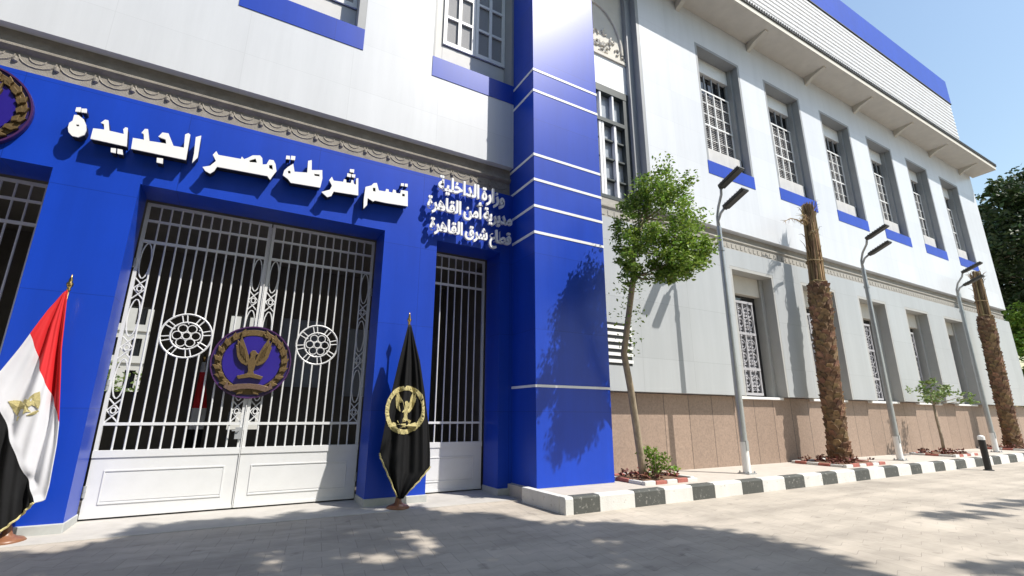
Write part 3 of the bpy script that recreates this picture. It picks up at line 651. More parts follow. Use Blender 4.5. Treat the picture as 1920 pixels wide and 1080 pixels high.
GL = {'\ufec4': (710,[[(710,-5),(645,1),(565,20),(527,37),(496,59),(578,100),(651,82),(720,77),(738,74),(751,66),(758,53),(760,38),(757,23),(746,9),(730,-2)],[(0,-5),(10,77),(219,77),(370,85),(474,107),(510,124),(535,146),(550,171),(555,201),(552,219),(544,238),(530,257),(510,273),(483,283),(449,287),(417,284),(385,276),(354,262),(264,200),(188,123),(135,55),(48,58),(125,165),(223,266),(335,341),(375,356),(415,366),(455,369),(490,366),(521,359),(550,347),(574,330),(594,310),(611,286),(622,260),(630,231),(632,200),(628,169),(617,137),(598,106),(570,76),(531,51),(481,31),(385,9),(262,-2),(105,-5)],[(95,94),(75,714),(156,714),(176,164)]]),'\ufee3': (525,[[(0,-5),(10,77),(36,80),(57,89),(76,105),(94,129),(133,204),(191,301),(219,329),(248,346),(276,355),(304,358),(337,354),(367,341),(394,320),(418,294),(453,231),(462,196),(465,162),(463,125),(456,93),(444,67),(420,36),(391,16),(357,4),(323,0),(244,12),(121,73),(160,136),(249,94),(314,82),(340,84),(360,91),(375,101),(385,115),(391,132),(393,151),(389,180),(379,209),(363,235),(344,257),(321,271),(298,276),(280,273),(263,266),(246,252),(228,229),(187,151),(142,66),(120,38),(98,19),(76,7),(53,-1)]]),'\ufeaf': (367,[[(4,-230),(-25,-154),(37,-131),(89,-106),(131,-78),(163,-47),(188,-17),(206,15),(217,47),(224,77),(226,107),(220,161),(199,220),(157,302),(230,339),(285,216),(301,114),(299,73),(292,35),(281,0),(227,-91),(154,-158),(75,-204)],[(177,454),(158,458),(142,469),(131,484),(127,503),(131,522),(142,538),(158,549),(177,553),(196,549),(212,538),(222,522),(226,503),(222,484),(212,469),(196,458)]]),'\ufed7': (447,[[(0,-5),(10,77),(66,78),(128,79),(186,84),(231,93),(263,108),(287,126),(304,148),(316,178),(324,261),(313,339),(300,372),(282,397),(260,414),(234,419),(212,415),(193,402),(176,382),(164,357),(156,330),(153,303),(155,283),(162,267),(173,254),(190,244),(213,237),(242,235),(301,241),(351,257),(355,187),(319,169),(277,159),(233,156),(201,158),(172,163),(147,173),(115,192),(93,218),(79,248),(74,283),(86,360),(120,430),(144,459),(173,482),(206,496),(242,501),(276,497),(306,485),(332,466),(353,440),(371,410),(385,375),(402,255),(399,207),(391,165),(377,127),(356,93),(328,63),(292,38),(237,16),(166,3),(85,-4)],[(293,604),(274,608),(258,619),(247,634),(243,653),(247,672),(258,688),(274,699),(293,703),(312,699),(328,688),(338,672),(342,653),(338,634),(328,619),(312,608)],[(156,604),(137,608),(121,619),(110,634),(106,653),(110,672),(121,688),(137,699),(156,703),(175,699),(191,688),(201,672),(205,653),(201,634),(191,619),(175,608)]]),'\ufed5': (774,[[(326,-188),(213,-175),(179,-164),(147,-150),(119,-133),(93,-112),(71,-87),(54,-59),(40,-27),(33,9),(30,49),(34,92),(49,158),(87,244),(160,210),(135,154),(121,107),(116,64),(118,34),(124,8),(134,-15),(156,-44),(184,-67),(258,-95),(348,-104),(454,-93),(537,-62),(597,-17),(617,10),(631,40),(646,106),(651,176),(640,254),(627,287),(609,312),(587,329),(561,334),(539,330),(520,317),(503,297),(491,272),(483,245),(480,218),(482,199),(489,182),(500,169),(517,159),(540,152),(569,150),(628,156),(678,172),(682,102),(656,88),(626,78),(560,71),(528,73),(499,77),(474,85),(442,103),(420,127),(406,159),(401,198),(413,275),(447,345),(471,374),(500,397),(533,411),(569,416),(603,412),(633,400),(659,381),(680,355),(698,325),(712,290),(729,170),(721,73),(691,-17),(674,-47),(653,-73),(630,-97),(546,-150),(443,-179)],[(620,519),(601,523),(585,534),(574,549),(570,568),(574,587),(585,603),(601,614),(620,618),(639,614),(655,603),(665,587),(669,568),(665,549),(655,534),(639,523)],[(483,519),(464,523),(448,534),(437,549),(433,568),(437,587),(448,603),(464,614),(483,618),(502,614),(518,603),(528,587),(532,568),(528,549),(518,534),(502,523)]]),'\ufead': (367,[[(4,-230),(-25,-154),(37,-131),(89,-106),(131,-78),(163,-47),(188,-17),(206,15),(217,47),(224,77),(226,107),(220,161),(199,220),(157,302),(230,339),(285,216),(301,114),(299,73),(292,35),(281,0),(227,-91),(154,-158),(75,-204)]]),'\ufeaa': (532,[[(215,77),(295,87),(320,99),(338,117),(348,138),(351,162),(348,184),(341,210),(312,273),(271,346),(220,424),(289,469),(357,358),(406,260),(438,174),(453,136),(470,109),(487,92),(506,83),(541,77),(559,74),(572,66),(579,53),(582,38),(578,23),(568,9),(552,-2),(532,-5),(499,-2),(468,8),(438,24),(413,49),(399,70),(389,95),(381,125),(421,157),(417,118),(404,80),(390,56),(369,36),(343,18),(309,5),(266,-3),(215,-6),(146,0),(84,18),(35,45),(75,114),(131,89)]]),'\ufee6': (730,[[(30,-1),(40,79),(72,176),(144,148),(120,71),(112,6),(115,-28),(124,-58),(140,-84),(160,-104),(185,-121),(214,-134),(316,-150),(430,-136),(459,-125),(483,-112),(503,-96),(526,-69),(542,-40),(550,-7),(553,26),(547,109),(530,186),(507,262),(588,284),(605,223),(615,185),(621,160),(634,128),(650,106),(669,91),(692,83),(740,77),(758,74),(771,66),(778,53),(780,38),(776,23),(766,9),(750,-2),(730,-5),(692,-1),(660,10),(635,26),(617,46),(604,69),(596,92),(637,41),(618,-59),(604,-90),(587,-119),(565,-147),(538,-171),(506,-192),(468,-209),(423,-222),(372,-229),(313,-232),(205,-218),(172,-207),(142,-193),(115,-176),(90,-155),(69,-131),(53,-104),(40,-73),(33,-39)],[(332,398),(313,402),(297,413),(286,428),(282,447),(286,466),(297,482),(313,493),(332,497),(351,493),(367,482),(377,466),(381,447),(377,428),(367,413),(351,402)]]),'\ufe94': (486,[[(486,-5),(451,-3),(420,2),(391,11),(365,23),(343,41),(325,64),(311,92),(301,127),(297,168),(281,516),(362,516),(378,186),(384,145),(395,116),(412,96),(435,85),(496,77),(514,74),(527,66),(534,53),(536,38),(532,23),(522,9),(506,-2)],[(335,105),(224,87),(189,89),(156,94),(126,103),(99,115),(75,131),(56,150),(37,183),(30,223),(32,250),(40,277),(52,302),(68,326),(87,348),(111,368),(198,417),(303,443),(317,359),(229,346),(164,316),(140,297),(123,277),(113,256),(109,236),(113,216),(125,200),(143,188),(166,179),(221,170),(279,172),(327,182)],[(314,631),(295,635),(279,646),(268,661),(264,680),(268,699),(279,715),(295,726),(314,730),(333,726),(349,715),(359,699),(363,680),(359,661),(349,646),(333,635)],[(177,631),(158,635),(142,646),(131,661),(127,680),(131,699),(142,715),(158,726),(177,730),(196,726),(212,715),(222,699),(226,680),(222,661),(212,646),(196,635)]]),'\ufeb7': (784,[[(0,-5),(10,77),(62,82),(80,90),(96,105),(121,163),(149,275),(224,254),(215,216),(206,172),(202,130),(207,108),(221,91),(248,81),(290,77),(339,82),(356,91),(371,106),(393,167),(414,282),(490,268),(483,224),(476,173),(472,130),(474,116),(479,104),(488,92),(505,84),(563,77),(614,84),(633,94),(647,110),(655,133),(658,163),(641,259),(601,373),(682,403),(707,330),(726,249),(734,179),(722,98),(708,66),(688,41),(663,21),(634,7),(562,-5),(519,-2),(485,6),(459,20),(439,40),(426,65),(418,97),(452,97),(412,32),(389,14),(360,3),(278,-5),(225,3),(198,15),(175,35),(158,64),(150,105),(180,111),(168,80),(154,55),(139,36),(112,15),(80,3)],[(431,545),(412,549),(396,560),(385,575),(381,594),(385,613),(396,629),(412,640),(431,644),(450,640),(466,629),(476,613),(480,594),(476,575),(466,560),(450,549)],[(363,435),(344,439),(328,450),(317,465),(313,484),(317,503),(328,519),(344,530),(363,534),(382,530),(398,519),(408,503),(412,484),(408,465),(398,450),(382,439)],[(499,435),(480,439),(464,450),(453,465),(449,484),(453,503),(464,519),(480,530),(499,534),(518,530),(534,519),(544,503),(548,484),(544,465),(534,450),(518,439)]]),'\ufe93': (405,[[(202,0),(170,2),(141,8),(114,17),(90,30),(69,48),(53,69),(40,94),(33,124),(30,158),(34,189),(45,225),(63,266),(90,309),(129,355),(178,402),(197,348),(129,409),(181,471),(277,383),(348,283),(363,247),(372,210),(375,171),(367,119),(340,62),(317,38),(287,18),(262,8),(234,2)],[(202,82),(233,85),(259,94),(278,107),(293,126),(301,149),(304,175),(296,228),(283,256),(262,288),(184,361),(228,363),(164,296),(123,227),(113,195),(109,166),(116,129),(136,103),(165,87)],[(278,560),(259,564),(243,575),(232,590),(228,609),(232,628),(243,644),(259,655),(278,659),(297,655),(312,644),(323,628),(327,609),(323,590),(312,575),(297,564)],[(141,560),(122,564),(106,575),(95,590),(91,609),(95,628),(106,644),(122,655),(141,659),(160,655),(176,644),(186,628),(190,609),(186,590),(176,575),(160,564)]]),'\ufeeb': (574,[[(385,-8),(301,4),(219,36),(148,88),(128,109),(111,132),(98,156),(87,182),(81,209),(79,238),(81,267),(87,295),(98,321),(112,345),(129,365),(151,383),(175,396),(202,403),(231,406),(260,403),(285,395),(308,382),(328,364),(344,343),(358,319),(367,292),(373,266),(375,238),(371,201),(361,166),(343,135),(318,106),(289,80),(255,58),(134,11),(0,-5),(10,77),(107,85),(180,105),(209,118),(233,132),(252,149),(275,174),(290,201),(298,227),(301,250),(299,271),(293,291),(282,308),(269,323),(251,332),(231,335),(210,332),(192,323),(176,308),(164,290),(157,270),(154,248),(159,208),(176,174),(200,143),(232,118),(306,83),(381,71),(411,74),(431,83),(443,98),(447,121),(445,140),(429,177),(383,237),(293,322),(143,437),(190,499),(349,376),(448,282),(502,214),(524,162),(529,119),(525,87),(515,57),(496,31),(469,10),(445,0),(417,-6)]]),'\ufe8e': (291,[[(291,-5),(242,-3),(201,3),(169,13),(143,27),(124,46),(110,69),(101,97),(95,129),(92,167),(72,714),(154,714),(174,199),(184,124),(196,101),(218,87),(301,77),(319,74),(332,66),(339,53),(341,38),(338,23),(327,9),(311,-2)]]),'\ufe83': (235,[[(89,0),(72,644),(153,644),(170,0)],[(23,704),(11,758),(53,768),(89,777),(84,756),(59,769),(35,790),(17,818),(11,849),(15,877),(26,900),(42,917),(64,930),(88,938),(114,940),(138,938),(161,932),(153,882),(134,886),(114,888),(94,886),(78,879),(68,867),(65,852),(68,833),(79,816),(93,803),(110,793),(125,786),(138,784),(97,780),(148,795),(190,809),(206,758),(150,739),(84,720)]]),'\ufef4': (373,[[(0,-5),(10,77),(88,85),(113,96),(131,114),(144,140),(154,176),(176,283),(254,268),(245,228),(237,185),(233,147),(235,119),(240,107),(250,97),(268,89),(294,83),(383,77),(401,74),(414,66),(421,53),(423,38),(419,23),(409,9),(393,-2),(373,-5),(276,2),(244,10),(222,21),(206,36),(196,54),(184,99),(214,97),(180,45),(160,27),(137,14),(80,-1)],[(252,-194),(233,-190),(217,-180),(206,-164),(202,-145),(206,-126),(217,-110),(233,-99),(252,-95),(271,-99),(287,-110),(297,-126),(301,-145),(297,-164),(287,-180),(271,-190)],[(115,-194),(96,-190),(80,-180),(69,-164),(65,-145),(69,-126),(80,-110),(96,-99),(115,-95),(134,-99),(150,-110),(160,-126),(164,-145),(160,-164),(150,-180),(134,-190)]]),'\ufed8': (495,[[(0,-5),(10,77),(62,78),(114,80),(164,85),(207,94),(272,123),(298,143),(320,167),(333,195),(338,227),(335,250),(327,275),(314,297),(297,316),(277,329),(253,333),(230,329),(209,317),(190,299),(176,275),(166,250),(163,223),(167,193),(180,166),(198,142),(220,122),(268,93),(173,65),(136,99),(98,152),(85,186),(81,225),(85,264),(96,300),(113,332),(135,360),(161,383),(191,401),(223,411),(256,415),(287,412),(316,403),(342,388),(365,368),(384,346),(400,320),(411,291),(418,263),(420,233),(416,192),(404,156),(385,123),(361,94),(297,48),(219,17),(170,6),(114,-1),(56,-4)],[(495,-5),(392,2),(291,19),(212,42),(281,92),(352,85),(434,79),(505,77),(523,74),(536,66),(543,53),(545,38),(542,23),(531,9),(515,-2)],[(317,518),(298,522),(282,533),(271,548),(267,567),(271,586),(282,602),(298,613),(317,617),(336,613),(352,602),(362,586),(366,567),(362,548),(352,533),(336,522)],[(180,518),(161,522),(145,533),(134,548),(130,567),(134,586),(145,602),(161,613),(180,617),(199,613),(215,602),(225,586),(229,567),(225,548),(215,533),(199,522)]]),'\ufeed': (447,[[(58,-230),(40,-148),(151,-126),(183,-114),(212,-101),(238,-84),(260,-64),(279,-40),(294,-13),(305,19),(312,55),(314,97),(308,157),(290,207),(277,227),(262,242),(244,252),(224,255),(202,251),(183,238),(166,218),(154,193),(146,166),(143,139),(145,119),(152,103),(163,89),(180,79),(203,73),(232,71),(291,77),(341,93),(345,23),(319,9),(289,-1),(223,-8),(156,0),(128,10),(106,24),(88,41),(75,63),(67,89),(64,119),(76,196),(110,266),(134,295),(163,318),(196,332),(232,337),(270,332),(302,317),(330,292),(352,261),(382,182),(392,91),(388,32),(375,-22),(355,-70),(325,-111),(288,-147),(243,-177),(189,-201),(127,-218)]]),'\ufef3': (299,[[(0,-5),(10,77),(102,82),(130,90),(149,105),(160,128),(163,163),(155,223),(134,296),(106,373),(187,403),(212,330),(231,249),(239,179),(238,147),(233,119),(226,94),(208,62),(183,37),(162,24),(137,13),(109,5)],[(185,-194),(166,-190),(150,-180),(139,-164),(135,-145),(139,-126),(150,-110),(166,-99),(185,-95),(204,-99),(220,-110),(230,-126),(234,-145),(230,-164),(220,-180),(204,-190)],[(48,-194),(29,-190),(13,-180),(2,-164),(-2,-145),(2,-126),(13,-110),(29,-99),(48,-95),(67,-99),(83,-110),(93,-126),(97,-145),(93,-164),(83,-180),(67,-190)]]),'\ufedf': (260,[[(0,-5),(9,77),(43,78),(70,82),(89,88),(107,103),(116,127),(117,205),(98,714),(179,714),(199,214),(196,120),(186,82),(170,51),(144,27),(109,9)]]),'\ufeae': (396,[[(4,-232),(-25,-156),(97,-101),(174,-35),(191,-12),(204,12),(214,37),(226,107),(224,140),(216,173),(205,207),(157,302),(230,339),(264,270),(290,206),(308,151),(324,115),(345,93),(371,81),(406,77),(424,74),(437,66),(444,53),(446,38),(442,23),(432,9),(416,-2),(396,-5),(356,-1),(325,11),(300,28),(283,52),(264,105),(296,87),(293,44),(283,4),(267,-34),(245,-68),(220,-100),(191,-128),(95,-195)]]),'\ufec9': (507,[[(343,-394),(231,-382),(123,-339),(92,-316),(65,-289),(42,-257),(24,-219),(14,-176),(10,-127),(13,-80),(23,-35),(39,8),(61,49),(89,87),(122,122),(248,208),(409,258),(430,180),(295,141),(188,78),(159,51),(136,23),(117,-9),(103,-42),(95,-77),(92,-115),(94,-145),(99,-172),(108,-196),(127,-227),(151,-252),(210,-288),(278,-307),(343,-312),(451,-303),(551,-274),(577,-344),(514,-368),(429,-387)],[(178,136),(152,144),(128,156),(106,172),(77,201),(56,234),(42,271),(37,310),(40,350),(50,385),(67,415),(88,441),(113,462),(143,478),(174,490),(207,497),(241,499),(290,495),(340,483),(323,406),(281,414),(241,417),(207,414),(177,404),(152,389),(133,369),(121,344),(117,316),(121,290),(133,268),(150,248),(172,231),(221,208),(265,201)]]),'\ufee0': (300,[[(0,-5),(9,77),(43,78),(70,82),(89,88),(107,103),(116,127),(117,205),(100,714),(183,714),(199,207),(202,176),(207,149),(216,128),(233,103),(255,88),(281,80),(310,77),(328,74),(341,66),(348,53),(350,38),(347,23),(336,9),(320,-2),(300,-5),(262,-2),(231,9),(206,24),(188,44),(175,66),(167,89),(188,87),(175,59),(156,37),(129,19),(95,6)]]),'\ufe8d': (238,[[(92,0),(72,714),(153,714),(173,0)]]),'\ufea7': (589,[[(0,-5),(9,77),(111,85),(209,108),(302,145),(386,194),(326,234),(252,261),(166,270),(136,269),(108,266),(76,259),(60,335),(114,348),(166,352),(260,340),(337,309),(402,273),(461,243),(491,233),(521,230),(542,230),(549,158),(470,146),(400,116),(327,77),(243,38),(138,7)],[(167,455),(148,459),(132,470),(121,485),(117,504),(121,523),(132,539),(148,550),(167,554),(186,550),(202,539),(212,523),(216,504),(212,485),(202,470),(186,459)]])}
LINES = ['\ufeed\ufeaf\ufe8d\ufead\ufe93 \ufe8d\ufedf\ufeaa\ufe8d\ufea7\ufee0\ufef4\ufe94', '\ufee3\ufeaa\ufef3\ufeae\ufef3\ufe94 \ufe83\ufee3\ufee6 \ufe8d\ufedf\ufed8\ufe8e\ufeeb\ufeae\ufe93', '\ufed7\ufec4\ufe8e\ufec9 \ufeb7\ufeae\ufed5 \ufe8d\ufedf\ufed8\ufe8e\ufeeb\ufeae\ufe93']
for li, (zb, xa, xb, lab) in enumerate(((6.20, 3.16, 4.78, 'top line of small white Arabic lettering beside the tower'), (5.73, 2.94, 4.98, 'middle line of small white Arabic lettering beside the tower'), (5.26, 3.02, 4.95, 'bottom line of small white Arabic lettering, just above the narrow gate'))):
    s = thing('wall_lettering', lab, 'sign', ((xa+xb)/2, YP, zb), 'three lines of small lettering')
    txt = LINES[li]; tot = sum(GL[c][0] if c != ' ' else 170 for c in txt); sc = (xb-xa)/tot; x = xb; zs = sc*1.38
    b = B(); n_ = 0
    def flush():
        global b
        if b.v: b.build('word', m_letter, s); b = B()
    for c in txt:
        if c == ' ': x -= 170*sc; flush(); continue
        adv, cts = GL[c]; x -= adv*sc; n_ += 1
        v, f = curve_mesh([[(p[0]*sc, p[1]*zs) for p in q] for q in cts], .06, .011)
        b.add([(x+p[0], 8.815-p[2]+.0007*(n_ % 3), zb+p[1]) for p in v], f)
        if n_ % 2: b.box(x+adv*sc*.4, x+adv*sc*.4+.015, 8.85, YP+.005, zb+.04, zb+.055)
    flush()

# ------------------------------------------------------------------ flags on stands
EG = [(0, [(-2.23, 3.21), (-2.244, 3.193), (-2.258, 3.176), (-2.275, 3.151)]), (0.15, [(-2.133, 2.389), (-2.203, 2.563), (-2.301, 2.737), (-2.376, 2.899)]), (0.33, [(-1.967, 1.413), (-2.129, 1.752), (-2.312, 2.127), (-2.479, 2.554)]), (0.42, [(-1.939, 1.144), (-2.123, 1.48), (-2.351, 1.904), (-2.538, 2.379)]), (0.56, [(-1.913, 0.656), (-2.153, 1.052), (-2.412, 1.546), (-2.656, 2.062)]), (0.63, [(-1.921, 0.486), (-2.159, 0.829), (-2.439, 1.382), (-2.719, 1.938)]), (0.67, [(-2.041, 0.457), (-2.213, 0.8), (-2.481, 1.35), (-2.748, 1.89)]), (0.85, [(-2.049, 0.446), (-2.191, 0.518), (-2.445, 0.75), (-2.726, 1.195)]), (1, [(-2.051, 0.434), (-2.178, 0.261), (-2.352, 0.072), (-2.707, 0.527)])]
BK = [(0, [(2.603, 3.159), (2.624, 3.161), (2.644, 3.163), (2.664, 3.164)]), (0.2, [(2.459, 2.46), (2.598, 2.458), (2.747, 2.476), (2.878, 2.513)]), (0.4, [(2.363, 1.892), (2.586, 1.878), (2.812, 1.893), (3.011, 1.955)]), (0.6, [(2.29, 1.348), (2.555, 1.32), (2.836, 1.326), (3.101, 1.408)]), (0.78, [(2.241, 0.913), (2.562, 0.797), (2.869, 0.768), (3.159, 0.883)]), (0.85, [(2.264, 0.843), (2.576, 0.597), (2.882, 0.556), (3.17, 0.657)]), (0.93, [(2.412, 0.563), (2.591, 0.383), (2.761, 0.355), (2.967, 0.42)]), (1, [(2.584, 0.214), (2.633, 0.169), (2.67, 0.166), (2.723, 0.204)])]
def flag_surface(KEYS, y, amp, nf, ph):
    ka = [k[0] for k in KEYS]
    def S(a, b_):
        i = 0
        while i < len(ka)-2 and a > ka[i+1]: i += 1
        t = (a-ka[i])/(ka[i+1]-ka[i]); u = b_*3; j = min(2, int(u)); u -= j
        q = []
        for K in (KEYS[i][1], KEYS[i+1][1]): q.append((K[j][0]*(1-u)+K[j+1][0]*u, K[j][1]*(1-u)+K[j+1][1]*u))
        x = q[0][0]*(1-t)+q[1][0]*t; z = q[0][1]*(1-t)+q[1][1]*t
        g_ = min(1, a*3.2)
        yy = y-amp*g_*(math.sin(b_*nf+ph+a*1.6)+.45*math.sin(b_*nf*2.3+a*4+ph))-amp*.25*math.sin(a*13+b_*5)*g_
        return x, yy, z
    return S
def flag_stand(label, xp, S, colours, emblem, fringe_pts, top, y):
    t = thing('flag_on_stand', label, 'flag', (xp, y+.09, 0))
    py = y+.09
    b = B(); b.tube([(xp, py, .10), (xp, py, top-.2)], .016, 10); b.build('pole', m_brass, t, smooth=True)
    b = B(); b.lathe((xp, py, top-.22), [(.016, 0), (.03, .02), (.018, .04), (.038, .08), (.042, .11), (.022, .14), (.026, .16), (.012, .21), (.002, .25)], 12); b.build('finial', m_brass, t, smooth=True)
    b = B(); b.lathe((xp, py, 0), [(.19, .0), (.20, .02), (.17, .05), (.10, .07), (.06, .10), (.05, .16), (.03, .20), (.025, .23)], 20); b.build('stand', m_bronze, t, smooth=True)
    na, nb = 80, 56; f = B()
    for i in range(na+1):
        for j in range(nb+1): f.v.append(S(i/na, j/nb))
    for i in range(na):
        for j in range(nb):
            o = i*(nb+1)+j; f.f.append((o, o+nb+1, o+nb+2, o+1))
            a_ = (i+.5)/na; f.m.append(0 if a_ < .33 else (1 if a_ < .667 else 2) if len(colours) > 1 else 0) if len(colours) > 1 else f.m.append(0)
    cl = f.build('cloth', colours, t, smooth=True)
    so_ = cl.modifiers.new('thick', 'SOLIDIFY'); so_.thickness = .004
    e = B(); GA = np.array(f.v); GX, GY, GZ = GA[:, 0], GA[:, 1], GA[:, 2]
    for p, m_ in emblem:
        n_ = len(p); pts = []
        # subdivide the outline and lay it on the cloth
        def on(q):
            i_ = int(((GX-q[0])**2+(GZ-q[1])**2).argmin()); return (q[0], float(GY[i_]), q[1])
        P_ = [on(q) for q in p]; cen = on((sum(q[0] for q in p)/n_, sum(q[1] for q in p)/n_))
        o = len(e.v); e.v += [(a_, b_-.008, c_) for a_, b_, c_ in P_]+[(cen[0], cen[1]-.012, cen[2])]
        e.f += [(o+i, o+(i+1) % n_, o+n_) for i in range(n_)]; e.m += [0]*n_
    em = e.build('emblem', m_goldth, cl)
    so_ = em.modifiers.new('thick', 'SOLIDIFY'); so_.thickness = .006
    for path in fringe_pts:
        b = B(); b.tube([(p[0]+.006*math.sin(i*2.1), p[1]-.012, p[2]+.006*math.cos(i*2.1)) for i, p in enumerate(path)], .014, 6); b.build('fringe', m_goldth, cl)
    return t
S1 = flag_surface(EG, 8.60, .052, 13, .4)
e1 = []
def on1(P, s=.31): return [(-2.345+s*(.92*q[0]-.30*q[1]), 1.655+s*(.40*q[0]+.80*q[1])) for q in P]
WFLAT = [(.05, .0), (.10, .16), (.2, .30), (.36, .40), (.52, .42), (.5, .2), (.48, .0), (.44, -.2), (.36, -.4), (.28, -.22), (.2, -.12), (.1, -.16)]
for P in (WFLAT, mirror(WFLAT), BODY, [(-.34, -.44), (.34, -.44), (.40, -.62), (-.40, -.62)]): e1.append((on1(P), 0))
flag_stand('red white and black striped flag with gold eagle, hanging from its pole at the left', -2.25, S1, [m_red, m_flagw, m_blk], e1,
           [[S1(.665+.335*i/20, 0) for i in range(6)]+[S1(1, i/24) for i in range(20)]], 3.43, 8.62)
S2 = flag_surface(BK, 8.51, .045, 15, 1.1)
def on2(P, s=1.0): return [(2.645+q[0]*.40*s, 1.635+q[1]*.455*s) for q in P]
e2 = [(on2(p), 0) for p in WREATH]
for i in range(40):   # solid ring under the leaves
    t0, t1 = 2*math.pi*i/40, 2*math.pi*(i+1)/40
    e2.append((on2([(.74*math.cos(t0), .74*math.sin(t0)), (.92*math.cos(t0), .92*math.sin(t0)), (.92*math.cos(t1), .92*math.sin(t1)), (.74*math.cos(t1), .74*math.sin(t1))]), 0))
e2 += [(on2([(1.12*q[0], 1.12*q[1]+.04) for q in p]), 0) for p in EAGLE]
e2 += [(on2([(.95*x, .95*y) for x, y in RIBB]), 0)]
flag_stand('black flag with gold eagle wreath emblem and gold fringe beside the double gate', 2.655, S2, [m_blk], e2,
           [[S2(.78+.22*i/16, 0) for i in range(17)], [S2(.85+.15*i/14, 1) for i in range(15)]], 3.40, 8.53)
# small flag inside the porch
t = thing('flag_on_stand', 'small furled red and white flag inside the dark porch behind the gate bars', 'flag', (-.72, 12.6, .034))
b = B(); b.tube([(-.72, 12.6, .03), (-.72, 12.6, 2.72)], .015, 8); b.lathe((-.72, 12.6, 2.70), [(.012, 0), (.04, .04), (.03, .09), (.003, .14)], 8); b.build('pole', m_brass, t, smooth=True)
b = B(); b.lathe((-.72, 12.6, .034), [(.18, 0), (.17, .04), (.04, .10), (.02, .2)], 14); b.build('stand', m_bronze, t)
b = B(); n_ = 24
for i in range(19):
    z = 2.66-i*.11; r = .03+.09*min(1, i/9)
    for k_ in range(n_): th = 2*math.pi*k_/n_; rr = r*(1+.25*math.sin(th*5+i*.15)); b.v.append((-.72+.05*min(1, i/9)+rr*math.cos(th), 12.6+rr*.6*math.sin(th), z))
for i in range(18):
    for k_ in range(n_): b.f.append((i*n_+k_, (i+1)*n_+k_, (i+1)*n_+(k_+1) % n_, i*n_+(k_+1) % n_)); b.m.append(1 if i < 2 else 0 if i < 9 else 1 if i < 13 else 2)
b.build('cloth', [m_red, m_flagw, m_blk], t, smooth=True)

# ------------------------------------------------------------------ street lamps, bollard
def street_lamp(label):
    x, y = 10.87, 7.75
    t = thing('street_lamp', label, 'street lamp', (x, y, ZS), 'twin headed street lamps on the sidewalk')
    b = B(); b.tube([(x, y, ZS), (x, y, 2.3), (x, y, 6.55)], [.088, .082, .062], 16); b.box(x-.15, x+.15, y-.15, y+.15, ZS, ZS+.025)
    b.tube([(x, y, 5.85), (x, y, 5.93)], .085, 14)
    for sx in (-1, 1):
        for sy in (-1, 1): b.lathe((x+.115*sx, y+.115*sy, ZS+.025), [(.018, 0), (.018, .03), (.01, .045)], 6)
    b.build('pole', m_steel, t, smooth=False)
    b = B(); b.tube([(x, y, ZS+.03), (x, y, .95)], [.0915, .09], 16); b.build('base_sleeve', m_whitep, t)
    b = B(); b.box(x-.045, x+.045, y-.095, y-.075, .75, .98); b.build('hatch', m_steel, t)
    for (p, h0, h1) in (([(x, y, 6.5), (x-.01, y, 6.85), (x-.05, y-.10, 7.10), (x-.20, y-.33, 7.32), (x-.30, y-.42, 7.5)], (x-.30, y-.42, 7.48), (x-.33, y-1.08, 7.74)),
                        ([(x, y, 6.5), (x, y, 6.7), (x-.02, y-.12, 6.9), (x-.07, y-.32, 7.0)], (x-.07, y-.32, 6.98), (x-.09, y-.97, 7.24))):
        b = B(); b.tube(p, [.05]+[.036]*(len(p)-1), 10); b.build('arm', m_steel, t, smooth=True)
        a_ = Vector(h0); c_ = Vector(h1); ax = (c_-a_)/2; L_ = ax.length; side = Vector((1, 0, 0)); nn = ax.normalized().cross(side)
        b = B(); cen = (a_+c_)/2
        b.obox(cen, ax, side*.135, nn*.03); b.obox(cen+ax*.04-nn*.043, ax*.9, side*.10, nn*.012)
        for i in range(7): b.obox(cen+ax*(-.72+.24*i)+nn*.045, ax.normalized()*.012, side*.12, nn*.016)
        b.obox(a_-ax*.03, ax*.09, side*.06, nn*.05)
        b.build('lamp_head', mat('charcoal lamp casting', (.045, .047, .045), .5, var=.15), t, bevel=.012)
    return t
l1 = street_lamp('twin headed street lamp standing nearest, between the leafy tree and the near palm')
dup(l1, (7.62, 0, 0), 'twin headed street lamp in the middle, just right of the near palm trunk')
dup(l1, (15.5, 0, 0), 'twin headed street lamp standing farthest, beside the far palm trunk')
t = thing('bollard', 'thin black bollard with a white band on top at the foot of the kerb', 'bollard', (20.05, 6.17, 0))
b = B(); b.tube([(20.05, 6.17, 0), (20.05, 6.17, .94)], .085, 16); b.lathe((20.05, 6.17, 0), [(.13, 0), (.13, .015), (.09, .03)], 16); b.build('post', m_black, t, smooth=False)
b = B(); b.lathe((20.05, 6.17, .88), [(.089, 0), (.089, .09), (.07, .12), (.03, .135), (.005, .14)], 16); b.build('cap', m_whitep, t)

